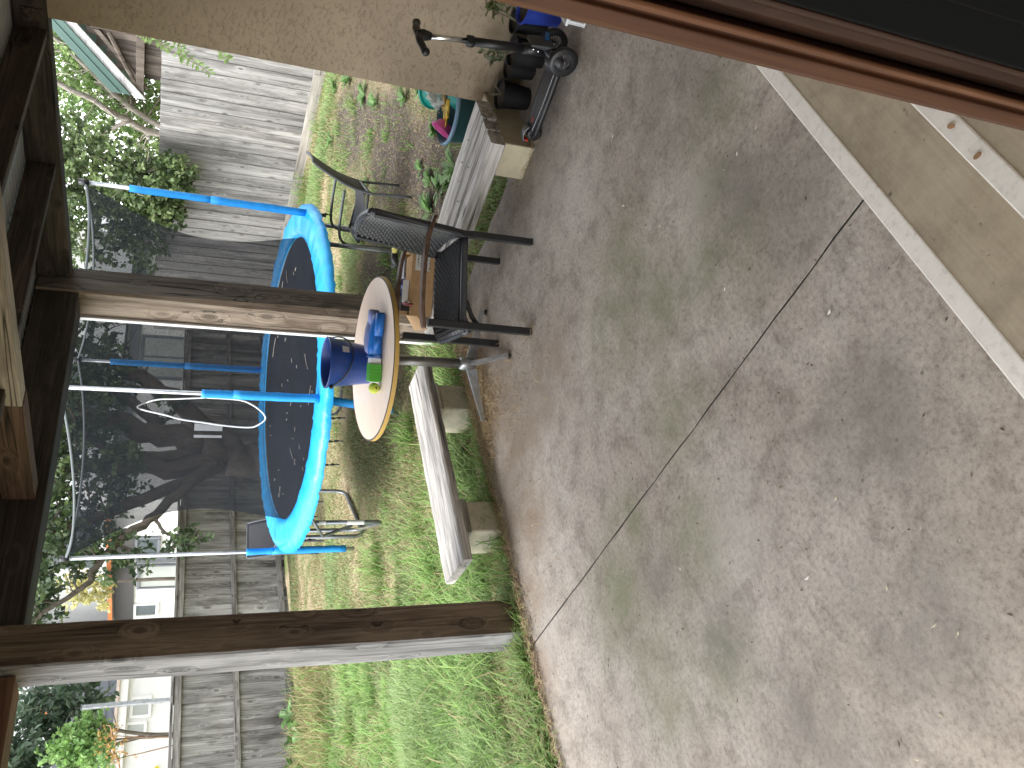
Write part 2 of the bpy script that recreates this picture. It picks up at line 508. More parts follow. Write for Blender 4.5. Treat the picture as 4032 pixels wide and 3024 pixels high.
def concrete():
    m, t, b = new_mat('patio_concrete')
    v = coords(t, rnd=False)
    big = noise(t, v, 1.35, 5, 0.62, 0.5)
    mid = noise(t, v, 7.5, 8, 0.74, 0.2)
    fine = noise(t, v, 52, 8, 0.82)
    c = ramp(t, big, [(0.32, (0.315, 0.27, 0.228)), (0.52, (0.395, 0.348, 0.302)), (0.68, (0.45, 0.405, 0.36))])
    c2 = ramp(t, mid, [(0.36, (0.72, 0.705, 0.69)), (0.50, (1, 1, 1)), (0.66, (1.15, 1.14, 1.13))])
    c = mixc(t, 1.0, c, c2, 'MULTIPLY')
    c3 = ramp(t, fine, [(0.36, (0.58, 0.565, 0.55)), (0.5, (1, 1, 1)), (0.66, (1.22, 1.21, 1.2))])
    c = mixc(t, 0.95, c, c3, 'MULTIPLY')
    tc = t.nodes.new('ShaderNodeTexCoord')
    def blob(c, pts, colr, amount, warp, lo=0.35, hi=0.62):
        acc = None
        for (x, y, r) in pts:
            d = N(t, 'ShaderNodeVectorMath', operation='DISTANCE')
            d.inputs[1].default_value = (x, y, 0)
            L(t, tc.outputs['Object'], d.inputs[0])
            s = N(t, 'ShaderNodeMapRange', interpolation_type='SMOOTHSTEP')
            s.inputs['From Min'].default_value = r
            s.inputs['From Max'].default_value = 0.0
            s.inputs['To Min'].default_value = 0.0
            s.inputs['To Max'].default_value = 1.0
            L(t, d.outputs['Value'], s.inputs['Value'])
            if acc is None:
                acc = s.outputs[0]
            else:
                a = N(t, 'ShaderNodeMath', operation='MAXIMUM')
                L(t, acc, a.inputs[0]); L(t, s.outputs[0], a.inputs[1])
                acc = a.outputs[0]
        mu = N(t, 'ShaderNodeMath', operation='MULTIPLY')
        L(t, acc, mu.inputs[0])
        L(t, ramp(t, warp, [(lo, (0.1,) * 3), (hi, (1,) * 3)]), mu.inputs[1])
        m2 = N(t, 'ShaderNodeMath', operation='MULTIPLY')
        m2.inputs[1].default_value = amount
        L(t, mu.outputs[0], m2.inputs[0])
        return mixc(t, m2.outputs[0], c, colr)
    w1 = noise(t, v, 4.2, 6, 0.68)
    c = blob(c, [(2.74, 2.04, .44), (2.55, 2.29, .44), (2.36, 1.93, .42), (2.17, 1.56, .40), (2.69, 1.27, .36), (2.45, 1.45, .3),
                 (1.51, 3.01, .48), (1.11, 2.84, .44), (1.41, 2.37, .38), (1.0, 2.45, .3), (1.9, 2.15, .35), (1.75, 2.75, .3)],
             (0.165, 0.178, 0.095), 0.72, w1, 0.32, 0.6)
    c = blob(c, [(2.83, 3.5, .65), (2.85, 3.0, .5), (3.2, 3.8, .4), (3.6, 3.7, .4), (2.5, 3.9, .3), (1.6, 3.95, .25), (2.38, 3.6, .40), (3.3, 3.5, .4), (2.0, 3.85, .25)],
             (0.26, 0.20, 0.15), 0.9, w1, 0.28, 0.55)
    c = blob(c, [(1.05, 2.40, .26), (1.45, 2.65, .22), (2.3, 1.35, .3), (0.6, 2.2, .5), (2.0, 1.15, .4), (1.2, 1.4, .4), (.7, 1.6, .45), (3.0, 1.3, .5)],
             (0.18, 0.165, 0.145), 0.65, w1, 0.3, 0.58)
    c = blob(c, [(3.77, 2.37, .5), (2.52, 1.52, .22), (1.3, 2.1, .35), (3.4, 2.2, .35), (1.72, 3.75, .25)],
             (0.47, 0.43, 0.39), 0.55, w1)
    # dark specks
    sp = N(t, 'ShaderNodeTexVoronoi')
    sp.inputs['Scale'].default_value = 16
    L(t, v, sp.inputs['Vector'])
    gate = ramp(t, noise(t, v, 3.0, 3), [(0.48, (0,) * 3), (0.62, (1,) * 3)])
    sm = mixc(t, 1.0, ramp(t, sp.outputs['Distance'], [(0.07, (1,) * 3), (0.13, (0,) * 3)]), gate, 'MULTIPLY')
    c = mixc(t, sm, c, (0.19, 0.165, 0.14))
    # hairline crack
    L(t, c, b.inputs['Base Color'])
    b.inputs['Roughness'].default_value = 0.86
    b.inputs['Specular IOR Level'].default_value = 0.28
    h = N(t, 'ShaderNodeMath', operation='MULTIPLY_ADD')
    h.inputs[1].default_value = 0.5
    L(t, fine, h.inputs[0]); L(t, mid, h.inputs[2])
    bump(t, b, h.outputs[0], 0.28, 0.005)
    return m
CONC = concrete()
def stair_paint():
    m, t, b = new_mat('tan_step_paint')
    v = coords(t, rnd=False)
    a = noise(t, v, 5, 6, 0.72)
    f = noise(t, v, 26, 4, 0.7)
    vl = coords(t, (1.5, 60, 1), rnd=False)
    st = noise(t, vl, 1.5, 3)
    c = ramp(t, a, [(0.30, (0.27, 0.22, 0.155)), (0.5, (0.39, 0.325, 0.23)), (0.7, (0.45, 0.385, 0.28))])
    c = mixc(t, ramp(t, f, [(0.28, (1, 1, 1)), (0.37, (0, 0, 0))]), c, (0.15, 0.12, 0.085))
    c = mixc(t, 0.5, c, ramp(t, st, [(0.3, (0.8,) * 3), (0.7, (1.1,) * 3)]), 'MULTIPLY')
    L(t, c, b.inputs['Base Color'])
    b.inputs['Roughness'].default_value = 0.62
    bump(t, b, f, 0.25, 0.004)
    return m
STEP = stair_paint()
NOSE = plain('white_step_paint', (0.80, 0.755, 0.69), 0.6, var=0.07, nscale=14, dirt=((0.42, 0.38, 0.33), 0.55), bmp=0.2, bscale=70)

def ground_mat():
    m, t, b = new_mat('lawn_soil')
    v = coords(t, rnd=False)
    a = noise(t, v, 0.8, 5, 0.6, 0.4)
    f = noise(t, v, 11, 6, 0.75)
    g = noise(t, v, 55, 5, 0.8)
    straw = ramp(t, f, [(0.3, (0.22, 0.165, 0.105)), (0.55, (0.40, 0.325, 0.215)), (0.75, (0.50, 0.43, 0.29))])
    dirt = ramp(t, f, [(0.3, (0.055, 0.046, 0.040)), (0.6, (0.12, 0.102, 0.086)), (0.8, (0.23, 0.195, 0.155))])
    green = ramp(t, f, [(0.3, (0.07, 0.10, 0.03)), (0.7, (0.17, 0.22, 0.07))])
    c = mixc(t, ramp(t, a, [(0.42, (0,) * 3), (0.58, (1,) * 3)]), straw, green)
    at = N(t, 'ShaderNodeAttribute', attribute_name='Col')
    sep = t.nodes.new('ShaderNodeSeparateColor')
    L(t, at.outputs['Color'], sep.inputs[0])
    c = mixc(t, sep.outputs[0], c, dirt)
    c = mixc(t, 0.8, c, ramp(t, g, [(0.3, (0.45,) * 3), (0.5, (1,) * 3), (0.75, (1.4,) * 3)]), 'MULTIPLY')
    L(t, c, b.inputs['Base Color'])
    b.inputs['Roughness'].default_value = 1.0
    b.inputs['Specular IOR Level'].default_value = 0.1
    bump(t, b, g, 0.6, 0.02)
    return m
GROUND = ground_mat()
LEAF = attr_mat('leaf_surface', 0.42, 0.30, 0.5)
BLADE = attr_mat('grass_blade', 0.55, 0.35, 0.25)
CHIP = attr_mat('dry_litter', 0.9, 0.0, 0.1)

# ================================================================== GROUND AND PATIO
def dirt_mask(x, y):
    """1 where the bed is bare brown earth"""
    d = np.zeros_like(x)
    for cx, cy, rx_, ry_ in ((7.6, 4.6, 2.1, 0.62), (5.9, 3.75, 1.1, .55), (9.6, 5.6, 1.6, .6), (4.75, 4.05, .5, .5), (6.6, 5.6, .9, .5)):
        ca, sa = math.cos(0.5), math.sin(0.5)
        u, w = (x - cx) * ca + (y - cy) * sa, -(x - cx) * sa + (y - cy) * ca
        d = np.maximum(d, np.exp(-((u / rx_) ** 2 + (w / ry_) ** 2) ** 1.6))
    d = np.maximum(d, 0.35 * np.exp(-(((x - 5.8) / 1.5) ** 2 + ((y - 6.3) / 1.5) ** 2) ** 2))
    d = np.maximum(d, 0.8 * np.exp(-(((x - 3.1) / .75) ** 2 + ((y - 4.2) / .16) ** 2) ** 2))
    d = np.maximum(d, 0.7 * (y < 4.16) * (x < 4.4))
    return np.clip(d * 1.25 * (0.55 + 0.9 * vnoise(x, y, 2.2, 5)), 0, 1)
def ground_z(x, y):
    z = -0.045 + 0.030 * (vnoise(x, y, 0.9, 2) - 0.5) + 0.020 * (vnoise(x, y, 3.1, 3) - 0.5)
    edge = np.clip((y - 4.0) / 0.5, 0, 1)
    return z - 0.02 * (1 - edge) * (x < 4.5)
xs = np.concatenate([[-300, -120, -45, -18, -9], np.arange(-5, 15.01, 0.16), [18, 26, 45, 120, 300]])
ys = np.concatenate([[-300, -120, -45, -18, -6, -1], np.arange(1, 14.6, 0.16), [17, 26, 45, 120, 300]])
gx, gy = np.meshgrid(xs, ys)
gz = ground_z(gx, gy)
gz[(np.abs(gx - 5) > 11) | (gy < 0.9)] = -0.06
nx, ny = len(xs), len(ys)
ii = np.arange(nx * ny).reshape(ny, nx)
GF = np.stack([ii[:-1, :-1], ii[:-1, 1:], ii[1:, 1:], ii[1:, :-1]], -1).reshape(-1, 4)
gc = np.zeros((nx * ny, 3)); gc[:, 0] = dirt_mask(gx.ravel(), gy.ravel())
gr = raw_mesh('ground', np.stack([gx.ravel(), gy.ravel(), gz.ravel()], 1), GF, gc, GROUND, smooth=True)
tag(gr, 'dry patchy backyard ground of straw and brown earth', 'ground', kind='structure')

def slab(name, outline, parent):
    b = MB()
    n = len(outline)
    b.add([(x, y, 0.0) for x, y in outline] + [(x, y, -0.11) for x, y in outline],
          [tuple(range(n))] + [(i, i + n, (i + 1) % n + n, (i + 1) % n) for i in range(n)])
    return b.build(name, CONC, parent)
pat = thing('patio', (1.77, 2.3, 0), 'weathered grey concrete patio under the verandah', 'patio')
pat['kind'] = 'structure'
rj = random.Random(3)
jy = [0.30 + 0.12 * i for i in range(32)]
joint = [(1.768 + rj.uniform(-.0025, .0025), y) for y in jy] 
edgeA = [(x, 4.03 + rj.uniform(-.018, .018)) for x in np.arange(1.6, -6.2, -0.18)]
slab('slab', [(-6.2, .3)] + joint + [(1.768, 4.02)] + edgeA, pat)
edgeB = [(x, 4.02 + rj.uniform(-.02, .02)) for x in np.arange(4.2, 1.8, -0.17)]
slab('slab', [(4.64, .3), (4.64, 2.36), (4.33, 2.6)] + [(4.30 + rj.uniform(-.02, .02), y) for y in np.arange(2.75, 4.0, .15)] + edgeB +
     [(x + .009 + rj.uniform(-.002, .004), y) for x, y in reversed(joint)], pat)

jf = box('joint_filler', 1.745, 1.80, .31, 4.0, -.10, -.003, plain('dark_joint_dirt', (.035, .03, .025), 1.0, var=.4, nscale=80), pat, 0)
# steps
stp = thing('steps', (1, .6, 0), 'two tan painted concrete steps with white painted nosings', 'steps')
stp['kind'] = 'structure'
box('tread', -2.0, 3.6, .262, .898, .004, .170, STEP, stp, .006)
box('tread', -2.0, 3.6, .266, .578, .171, .340, STEP, stp, .006)
box('nosing', -2.0, 3.6, .845, .902, .125, .1735, NOSE, stp, .005)
box('nosing', -2.0, 3.6, .527, .582, .295, .3435, NOSE, stp, .005)
lf = MB()
for (x, y, a) in ((1.37, .552, .6), (1.262, .557, 1.2)):
    M_ = T(x, y, .3475) @ rot('Z', math.degrees(a))
    lf.add([M_ @ Vector((.011 * math.cos(k * math.pi / 5), .0065 * math.sin(k * math.pi / 5), .001 * (k % 2))) for k in range(10)], [tuple(range(10))])
tag(lf.build('fallen_leaf', plain('dead_leaf', (0.34, 0.2, 0.1), .8)), 'two tiny brown leaves lying on the white step nosing', 'leaf', kind='stuff')

# ================================================================== OUR HOUSE: wing wall, front wall, room behind the lens
hw = thing('house_wall', (4.65, 1.2, 0), 'tan rough stucco house wall behind the scooter and pots', 'wall')
def stucco_panel(name, p0, p1, z0, z1, nrm, seed, parent, step=0.05):
    """rough rendered wall face with a lumpy trowelled surface"""
    p0, p1 = Vector(p0), Vector(p1)
    d = p1 - p0
    nu, nv = max(2, int(d.length / step)), max(2, int((z1 - z0) / step))
    U, Vv = np.meshgrid(np.linspace(0, 1, nu + 1), np.linspace(0, 1, nv + 1))
    S, Z_ = U * d.length, z0 + Vv * (z1 - z0)
    off = (vnoise(S, Z_, 2.3, seed) - .5) * .012 + (vnoise(S, Z_, 9, seed + 1) - .5) * .006
    off[:, 0] = 0; off[:, -1] = 0
    V = np.stack([p0.x + U * d.x + off * nrm[0], p0.y + U * d.y + off * nrm[1], Z_], -1).reshape(-1, 3)
    ii = np.arange((nu + 1) * (nv + 1)).reshape(nv + 1, nu + 1)
    Fc = np.stack([ii[:-1, :-1], ii[:-1, 1:], ii[1:, 1:], ii[1:, :-1]], -1).reshape(-1, 4)
    return raw_mesh(name, V, Fc, None, STUCCO, parent, True)
stucco_panel('wall_face', (4.65, 2.405, 0), (4.65, .26, 0), -.1, 2.62, (-1, 0), 4, hw)
stucco_panel('wall_face', (9.5, 2.405, 0), (4.65, 2.405, 0), -.1, 2.62, (0, 1), 7, hw)
box('wall_core', 4.67, 9.5, .26, 2.39, -.1, 2.61, STUCCO, hw, 0)
ht = box('top_plate', 4.63, 9.5, 2.36, 2.44, 2.62, 2.72, BEAM_X, hw, .004)
box('eave_board', 4.66, 9.7, 2.25, 2.50, 2.725, 2.75, BEAM_X, hw, .003)
# front wall with the doorway the picture is taken from
fr = thing('house_front_wall', (0, .2, 0), 'house front wall around the open doorway', 'wall')
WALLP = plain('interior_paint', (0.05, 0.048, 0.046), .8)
box('wall_panel', .74, 4.66, .13, .258, -.1, 2.9, STUCCO, fr, 0)
box('wall_panel', -7.0, -.55, .13, .258, -.1, 2.9, STUCCO, fr, 0)
box('wall_panel', -.55, .74, .13, .258, 2.46, 2.9, STUCCO, fr, 0)
rm = thing('room', (0, -1.5, .36), 'dark unlit room behind the open doorway', 'room')
rm['kind'] = 'structure'
box('floor', -3, 3, -3.4, .26, .02, .372, JAMB_D, rm, 0)
box('ceiling', -3, 3, -3.4, .128, 2.56, 2.66, WALLP, rm, 0)
box('wall', -3.1, -3, -3.4, .128, .0, 2.6, WALLP, rm, 0)
box('wall', 3, 3.1, -3.4, .128, .0, 2.6, WALLP, rm, 0)
box('wall', -3.1, 3.1, -3.5, -3.4, .0, 2.6, WALLP, rm, 0)
# door frame at the right of the opening: moulded varnished jamb
df = thing('door_frame', (.65, .2, .372), 'red brown varnished timber door frame at the edge of the view', 'door frame')
def jamb(name, prof, mat, z0=.374, z1=2.458):
    n = len(prof)
    b = MB().add([(x, y, z0) for x, y in prof] + [(x, y, z1) for x, y in prof],
                 [tuple(range(n - 1, -1, -1)), tuple(range(n, 2 * n))] + [(i, (i + 1) % n, (i + 1) % n + n, i + n) for i in range(n)])
    return b.build(name, mat, df, bevel=.0012, seg=2)
jamb('jamb', [(.74, .2515), (.656, .2515), (.650, .2462), (.650, .2335), (.6535, .2305), (.6535, .2275), (.74, .2275)], JAMB)
jamb('door_stop', [(.74, .2272), (.648, .2272), (.6465, .2225), (.648, .2190), (.74, .2190)], JAMB)
jamb('rebate', [(.74, .2187), (.662, .2187), (.660, .2120), (.655, .2075), (.655, .1990), (.74, .1990)], JAMB_D)
jamb('inner_casing', [(.74, .1987), (.650, .1987), (.647, .1955), (.647, .1915), (.652, .1895), (.652, .128), (.74, .128)], JAMB_D)
box('jamb', -.55, -.50, .128, .262, .374, 2.458, JAMB, df, .002)
box('head', -.498, .645, .128, .262, 2.42, 2.459, JAMB, df, .002)
dl = thing('door', (.64, -.3, .372), 'dark open door swung back inside the room', 'door')
DARKP = plain('dark_door_paint', (0.006, 0.006, 0.006), .8, var=.1, spec=.1)
box('leaf', .602, .640, -.72, .178, .378, 2.41, DARKP, dl, .003)
box('stile', .5965, .6015, .05, .14, .378, 2.41, DARKP, dl, .002)

# ================================================================== VERANDAH
ver = thing('verandah', (3.2, 4.3, 0), 'dark timber verandah with heavy square posts and iron roof', 'verandah')
def post(x0, x1, y0, y1, z0, z1, mats, seed, skew=0.0, wane=None):
    """rough sawn post; slot 0 faces the house, slot 1 faces outdoors"""
    r_ = random.Random(seed)
    n = 26
    b = MB()
    rings = []
    for i in range(n + 1):
        t = i / n
        z = z0 + (z1 - z0) * t
        w = lambda a: a * (math.sin(t * 7 + seed) * .6 + math.sin(t * 17 + seed * 2) * .4) + r_.uniform(-.0012, .0012)
        c = .010
        mx = x0 + (wane(t) if wane else 0)
        rings.append([(mx + c + w(.003), y0 + w(.003), z), (x1 - c + w(.003), y0 + w(.002), z), (x1 + w(.003), y0 + c, z), (x1 + w(.003), y1 - c, z),
                      (x1 - c, y1 + w(.003), z), (x0 + c + w(.002), y1 + w(.002), z), (x0 + w(.004), y1 - c, z), (x0 + w(.003), y0 + c + (wane(t) * .8 if wane else 0), z)])
    m = 8
    v = [p for rg in rings for p in rg]
    f, mi = [], []
    for i in range(n):
        for k in range(m):
            f.append((i * m + k, i * m + (k + 1) % m, (i + 1) * m + (k + 1) % m, (i + 1) * m + k))
            mi.append(0 if k in (0, 1) else 1)
    f += [tuple(range(m - 1, -1, -1)), tuple(n * m + k for k in range(m))]
    mi += [1, 1]
    o = mesh_obj('post', v, f, mats, ver)
    o.data.polygons.foreach_set('material_index', mi)
    return o
post(1.91, 2.125, 4.13, 4.36, -.02, 2.76, [POST_BROWN, POST_GREY], 3)
post(4.52, 4.755, 4.19, 4.425, -.06, 2.755, [POST_DULL, POST_TAN], 8, wane=lambda t: .055 - .06 * t if t < .9 else 0)
box('white_strip', 4.497, 4.516, 4.405, 4.43, -.04, 2.498, WHITE_P, ver, .002)
box('beam', 2.13, 4.516, 4.20, 4.425, 2.50, 2.757, BEAM_X, ver, .006)
box('beam', -1.2, 1.905, 4.20, 4.40, 2.50, 2.757, BEAM_RED, ver, .006)
be = MB().add([(4.64, 4.186, 2.56), (4.76, 4.186, 2.56), (4.76, .27, 2.645), (4.64, .27, 2.645), (4.64, 4.186, 2.757), (4.76, 4.186, 2.757), (4.76, .27, 2.757), (4.64, .27, 2.757)],
              [(0, 3, 2, 1), (4, 5, 6, 7), (0, 1, 5, 4), (1, 2, 6, 5), (2, 3, 7, 6), (3, 0, 4, 7)])
# stops at the wing wall corner and continues over its top
for v_i in (2, 3, 6, 7):
    pass
be.build('beam', BEAM_Y, ver, bevel=.005)
box('rafter', 2.875, 2.985, 3.43, 4.196, 2.545, 2.70, RAFT_RED, ver, .004)
box('rafter', 2.87, 2.98, .262, 3.427, 2.55, 2.70, RAFT_LIGHT, ver, .004)
box('rafter', -.2, -.09, .262, 4.196, 2.55, 2.70, RAFT_LIGHT, ver, .004)
for y in (3.30, 2.47, 1.64, .82):
    for (a, c) in ((-1.1, -.204), (-.086, 2.866), (2.99, 4.636)):
        box('purlin', a, c, y, y + .048, 2.607, 2.757, BEAM_X, ver, .003)
rb = MB()
px_ = np.arange(-1.3, 5.02, .0095)
zz = 2.772 + .0095 * np.sin(px_ * 2 * math.pi / .076)
for (ya, yb) in ((.10, 4.56),):
    V = [(x, ya, z) for x, z in zip(px_, zz)] + [(x, yb, z) for x, z in zip(px_, zz)]
    n = len(px_)
    rb.add(V, [(i, i + 1, i + 1 + n, i + n) for i in range(n - 1)])
ROOFM = plain('galvanised_roof_sheet', (0.42, 0.43, 0.42), .5, metal=.25, var=.15, nscale=3, dirt=((.2, .18, .15), .5))
rb.build('roof_sheet', ROOFM, ver, smooth=True, thick=.0015)

# ================================================================== BENCHES
def rough_plank(name, x0, x1, y0, y1, z0, z1, mat, parent, long='y', seed=0, cut=None, nseg=18):
    """sleeper with worn, uneven arrises"""
    r_ = random.Random(seed)
    rings = []
    for i in range(nseg + 1):
        t = i / nseg
        j = lambda a=.003: r_.uniform(-a, a)
        c = .012
        if long == 'y':
            ya = y0 + (y1 - y0) * t
            prof = [(x0 + j(), z0 + c), (x0 + c, z0 + j()), (x1 - c, z0 + j()), (x1 + j(), z0 + c), (x1 + j(), z1 - c + j()), (x1 - c + j(), z1 + j(.002)), (x0 + c + j(), z1 + j(.002)), (x0 + j(), z1 - c + j())]
            rings.append([(a, ya, b) for a, b in prof])
        else:
            prof = [(y0 + j(), z0 + c), (y0 + c, z0 + j()), (y1 - c, z0 + j()), (y1 + j(), z0 + c), (y1 + j(), z1 - c + j()), (y1 - c + j(), z1 + j(.002)), (y0 + c + j(), z1 + j(.002)), (y0 + j(), z1 - c + j())]
            ring = []
            for a, b in prof:
                xa, xb = x0, x1
                if cut:
                    xa = x0 + cut[0] * (a - y0)
                    xb = x1 + cut[1] * (a - y0)
                ring.append((xa + (xb - xa) * t, a, b))
            rings.append(ring)
    m = 8
    v = [p for rg in rings for p in rg]
    f = [(i * m + k, i * m + (k + 1) % m, (i + 1) * m + (k + 1) % m, (i + 1) * m + k) for i in range(nseg) for k in range(m)]
    f += [tuple(range(m - 1, -1, -1)), tuple(nseg * m + k for k in range(m))]
    return mesh_obj(name, v, f, mat, parent)
b1 = thing('timber_bench', (4.3, 3.1, 0), 'low bleached sleeper bench on cream plinths beside the wicker chair', 'bench')
rough_plank('plank', 4.025, 4.146, 2.315, 3.86, .205, .298, BENCHW, b1, 'y', 1)
rough_plank('plank', 4.164, 4.262, 2.312, 3.84, .205, .300, BENCHW, b1, 'y', 2)
rough_plank('plank', 4.280, 4.475, 2.305, 3.87, .207, .303, BENCHW, b1, 'y', 3)
box('plinth', 4.10, 4.645, 2.345, 2.57, -.05, .182, CREAM, b1, .008)
box('plinth_cap', 4.085, 4.645, 2.335, 2.58, .1825, .2045, CREAM, b1, .008)
box('plinth', 4.10, 4.40, 3.66, 3.81, -.05, .203, CREAM, b1, .012)
nl = MB()
for (x, y) in ((4.36, 2.52), (4.30, 2.78), (4.22, 2.62), (4.20, 2.86), (4.345, 2.67), (4.21, 3.3), (4.38, 3.4)):
    nl.tube([(x, y, .29), (x + .004, y - .003, .316)], .003, 6)
tag(nl.build('nail', STEEL_DK, b1), kind='stuff')
b2 = thing('timber_bench', (3.1, 4.18, 0), 'long low bleached plank bench standing in grass by the posts', 'bench')
rough_plank('plank', 2.315, 3.93, 3.985, 4.365, .240, .300, BENCHWX, b2, 'x', 5, cut=(.14, .10))
CREAMX = plain('cream_block', (0.50, 0.46, 0.35), 0.85, var=0.14, nscale=9, bmp=0.3, bscale=80, dirt=((0.16, 0.17, 0.10), 0.6))
for (x, y) in ((2.55, 4.06), (3.55, 4.09)):
    box('block', x, x + .22, y, y + .27, -.08, .178, CREAMX, b2, .012)
    rough_plank('packer', x - .01, x + .23, y - .005, y + .27, .179, .2395, BENCHWX, b2, 'x', int(x * 10), nseg=3)

# ================================================================== FENCES
rf_dir = Vector((1, .15, 0)).normalized()
rf_ang = math.atan2(.15, 1)
fx0, fx1 = 1.0, 13.5
rfe = thing('rear_fence', (6.5, 12.3, 0), 'weathered grey paling fence with exposed rails along the back of the yard', 'fence')
def paling_mesh(w, h, seed, mat):
    r_ = random.Random(seed)
    n = 8
    v = []
    for i in range(n + 1):
        z = h * i / n
        e = r_.uniform(-.0015, .0015)
        top = (r_.uniform(-.006, .006) if i == n else 0)
        v += [(-w / 2 + e, -.008, z + top), (w / 2 + e, -.008 + r_.uniform(-.001, .001), z), (w / 2 + e, .008, z), (-w / 2 + e, .008, z)]
    f = [(i * 4 + q, i * 4 + (q + 1) % 4, (i + 1) * 4 + (q + 1) % 4, (i + 1) * 4 + q) for i in range(n) for q in range(4)] + [(3, 2, 1, 0), tuple(n * 4 + q for q in range(4))]
    me = bpy.data.meshes.new('paling'); me.from_pydata(v, [], f); me.materials.append(mat)
    return me
PW = (.20, .23, .27, .29)
pal_meshes = {w: paling_mesh(w * 1.04, 1.635, 100 + i, GW) for i, w in enumerate(PW)}
pal_side = [paling_mesh(.127 + .002 * i, 2.18, 120 + i, GW_SIDE) for i in range(4)]
def place(me, name, parent, loc, rz, sc=(1, 1, 1), tilt=0):
    o = bpy.data.objects.new(name, me)
    o.location = loc
    o.rotation_euler = (0, tilt, rz)
    o.scale = sc
    return link(o, parent)
r_ = random.Random(5)
s = -6.0
while s < 7.4:
    pw = r_.choice(PW)
    c = Vector((6.5, 12.36, 0)) + rf_dir * (s + pw / 2)
    place(pal_meshes[pw], 'paling', rfe, (c.x, c.y + r_.uniform(-.004, .004) + (.017 if pw > .24 else 0), -.0 + r_.uniform(-.01, .01)), rf_ang,
          (1, 1, 1.0 + r_.uniform(-.004, .004)), r_.uniform(-.004, .004))
    s += pw
def rail(name, z0, z1, d0, d1, a=-6.1, bnd=7.3, mat=RAILW, seed=0):
    r2 = random.Random(seed)
    L_ = 2.7
    s = a
    while s < bnd:
        e = min(s + L_, bnd)
        c = Vector((6.5, 12.3, 0)) + rf_dir * ((s + e) / 2)
        b = MB().box(-(e - s) / 2 + .0015, (e - s) / 2 - .0015, d0, d1, z0, z1)
        o = b.build(name, mat, rfe, bevel=.005, loc=(c.x, c.y, r2.uniform(-.006, .006)))
        o.rotation_euler = (0, r2.uniform(-.002, .002), rf_ang)
        s = e
rail('rail', .775, .855, -.005, .045, seed=1)
rail('rail', 1.545, 1.64, -.01, .04, seed=2)
rail('rail', .06, .15, -.02, .03, seed=3)
rail('capping', 1.647, 1.685, -.045, .115, seed=4)
sfe = thing('side_fence', (12.6, 8.5, 0), 'tall silvery grey paling fence along the right side of the yard', 'fence')
sf_ang = math.atan2(1, .1525)
sdir = Vector((.1525, 1, 0)).normalized()
base = Vector((12.33, 6.25, 0))
s, i = -4.5, 0
while s < 7.2:
    c = base + sdir * s
    place(r_.choice(pal_side), 'paling', sfe, (c.x + r_.uniform(-.003, .003) + (.016 if i % 2 else 0), c.y, .10 + r_.uniform(-.004, .004)), sf_ang,
          (1, 1, 1.0 + .006 * s / 7 + r_.uniform(-.002, .002)), r_.uniform(-.004, .004))
    s += .122
    i += 1
KICK = wood('kickboard', (0.2, 0.18, 0.16), (0.33, 0.31, 0.28), (0.42, 0.40, 0.37), 'x', knots=False)
s = -4.6
while s < 7.2:
    c = base + sdir * (s + 1.2) + Vector((-.02, 0, 0))
    o = MB().box(-1.198, 1.198, -.012, .012, -.1, .115).build('kickboard', KICK, sfe, bevel=.004, loc=(c.x, c.y, 0))
    o.rotation_euler = (0, 0, sf_ang)
    s += 2.4

# ================================================================== TRAMPOLINE
TC = Vector((5.831, 6.347, .80))
TGX, TGY = .033, .041
def tz(x, y, dz=0.0):
    return TC.z + TGX * (x - TC.x) + TGY * (y - TC.y) + dz
def tp(r, a, dz=0.0):
    x, y = TC.x + r * math.cos(a), TC.y + r * math.sin(a)
    return Vector((x, y, tz(x, y, dz)))
tr = thing('trampoline', (TC.x, TC.y, 0), 'round trampoline with bright blue pad and dark safety net', 'trampoline')
# jumping mat
def bedm():
    m, t, b = new_mat('trampoline_mat')
    v = coords(t, rnd=False)
    f = noise(t, v, 2.2, 5, .6)
    c = ramp(t, f, [(.3, (.007, .008, .012)), (.7, (.016, .018, .026))])
    d = noise(t, v, 22, 5, .7)
    c = mixc(t, ramp(t, d, [(.66, (0,) * 3), (.78, (.5,) * 3)]), c, (.14, .135, .13))
    L(t, c, b.inputs['Base Color'])
    b.inputs['Roughness'].default_value = .8
    b.inputs['Specular IOR Level'].default_value = .2
    return m
mb = MB()
def bedf(u, v):
    a, r = u * 2 * math.pi, 1.43 * v
    return tp(r, a, -.03 * (1 - v * v) - .005)
mb.grid(bedf, 64, 10, close_u=True)
mb.build('mat', bedm(), tr, smooth=True)
# blue spring pad, drooping over the rim, wrinkled
def padm():
    m, t, b = new_mat('blue_pad_vinyl')
    v = coords(t, rnd=False)
    f = noise(t, v, 5, 4, .6)
    c = ramp(t, f, [(.3, (.008, .30, .72)), (.7, (.02, .40, .86))])
    L(t, c, b.inputs['Base Color'])
    b.inputs['Roughness'].default_value = .30
    w = noise(t, v, 26, 4, .6, .6)
    bump(t, b, w, .35, .012)
    return m
PADM = padm()
NS = 240
rp = np.random.default_rng(5)
wob = [sum(rp.normal() * math.cos(k * a + p) / (k ** .6) for k, p in zip((3, 5, 9, 14, 21, 33), rp.random(6) * 6.28)) for a in np.linspace(0, 2 * math.pi, NS, endpoint=False)]
wob2 = [sum(rp.normal() * math.cos(k * a + p) / (k ** .5) for k, p in zip((4, 11, 23, 41, 57), rp.random(5) * 6.28)) for a in np.linspace(0, 2 * math.pi, NS, endpoint=False)]
pv, pf = [], []
prof = [(1.415, .008), (1.43, .032), (1.48, .046), (1.55, .050), (1.63, .046), (1.69, .034), (1.730, .010), (1.746, -.022), (1.744, -.045)]
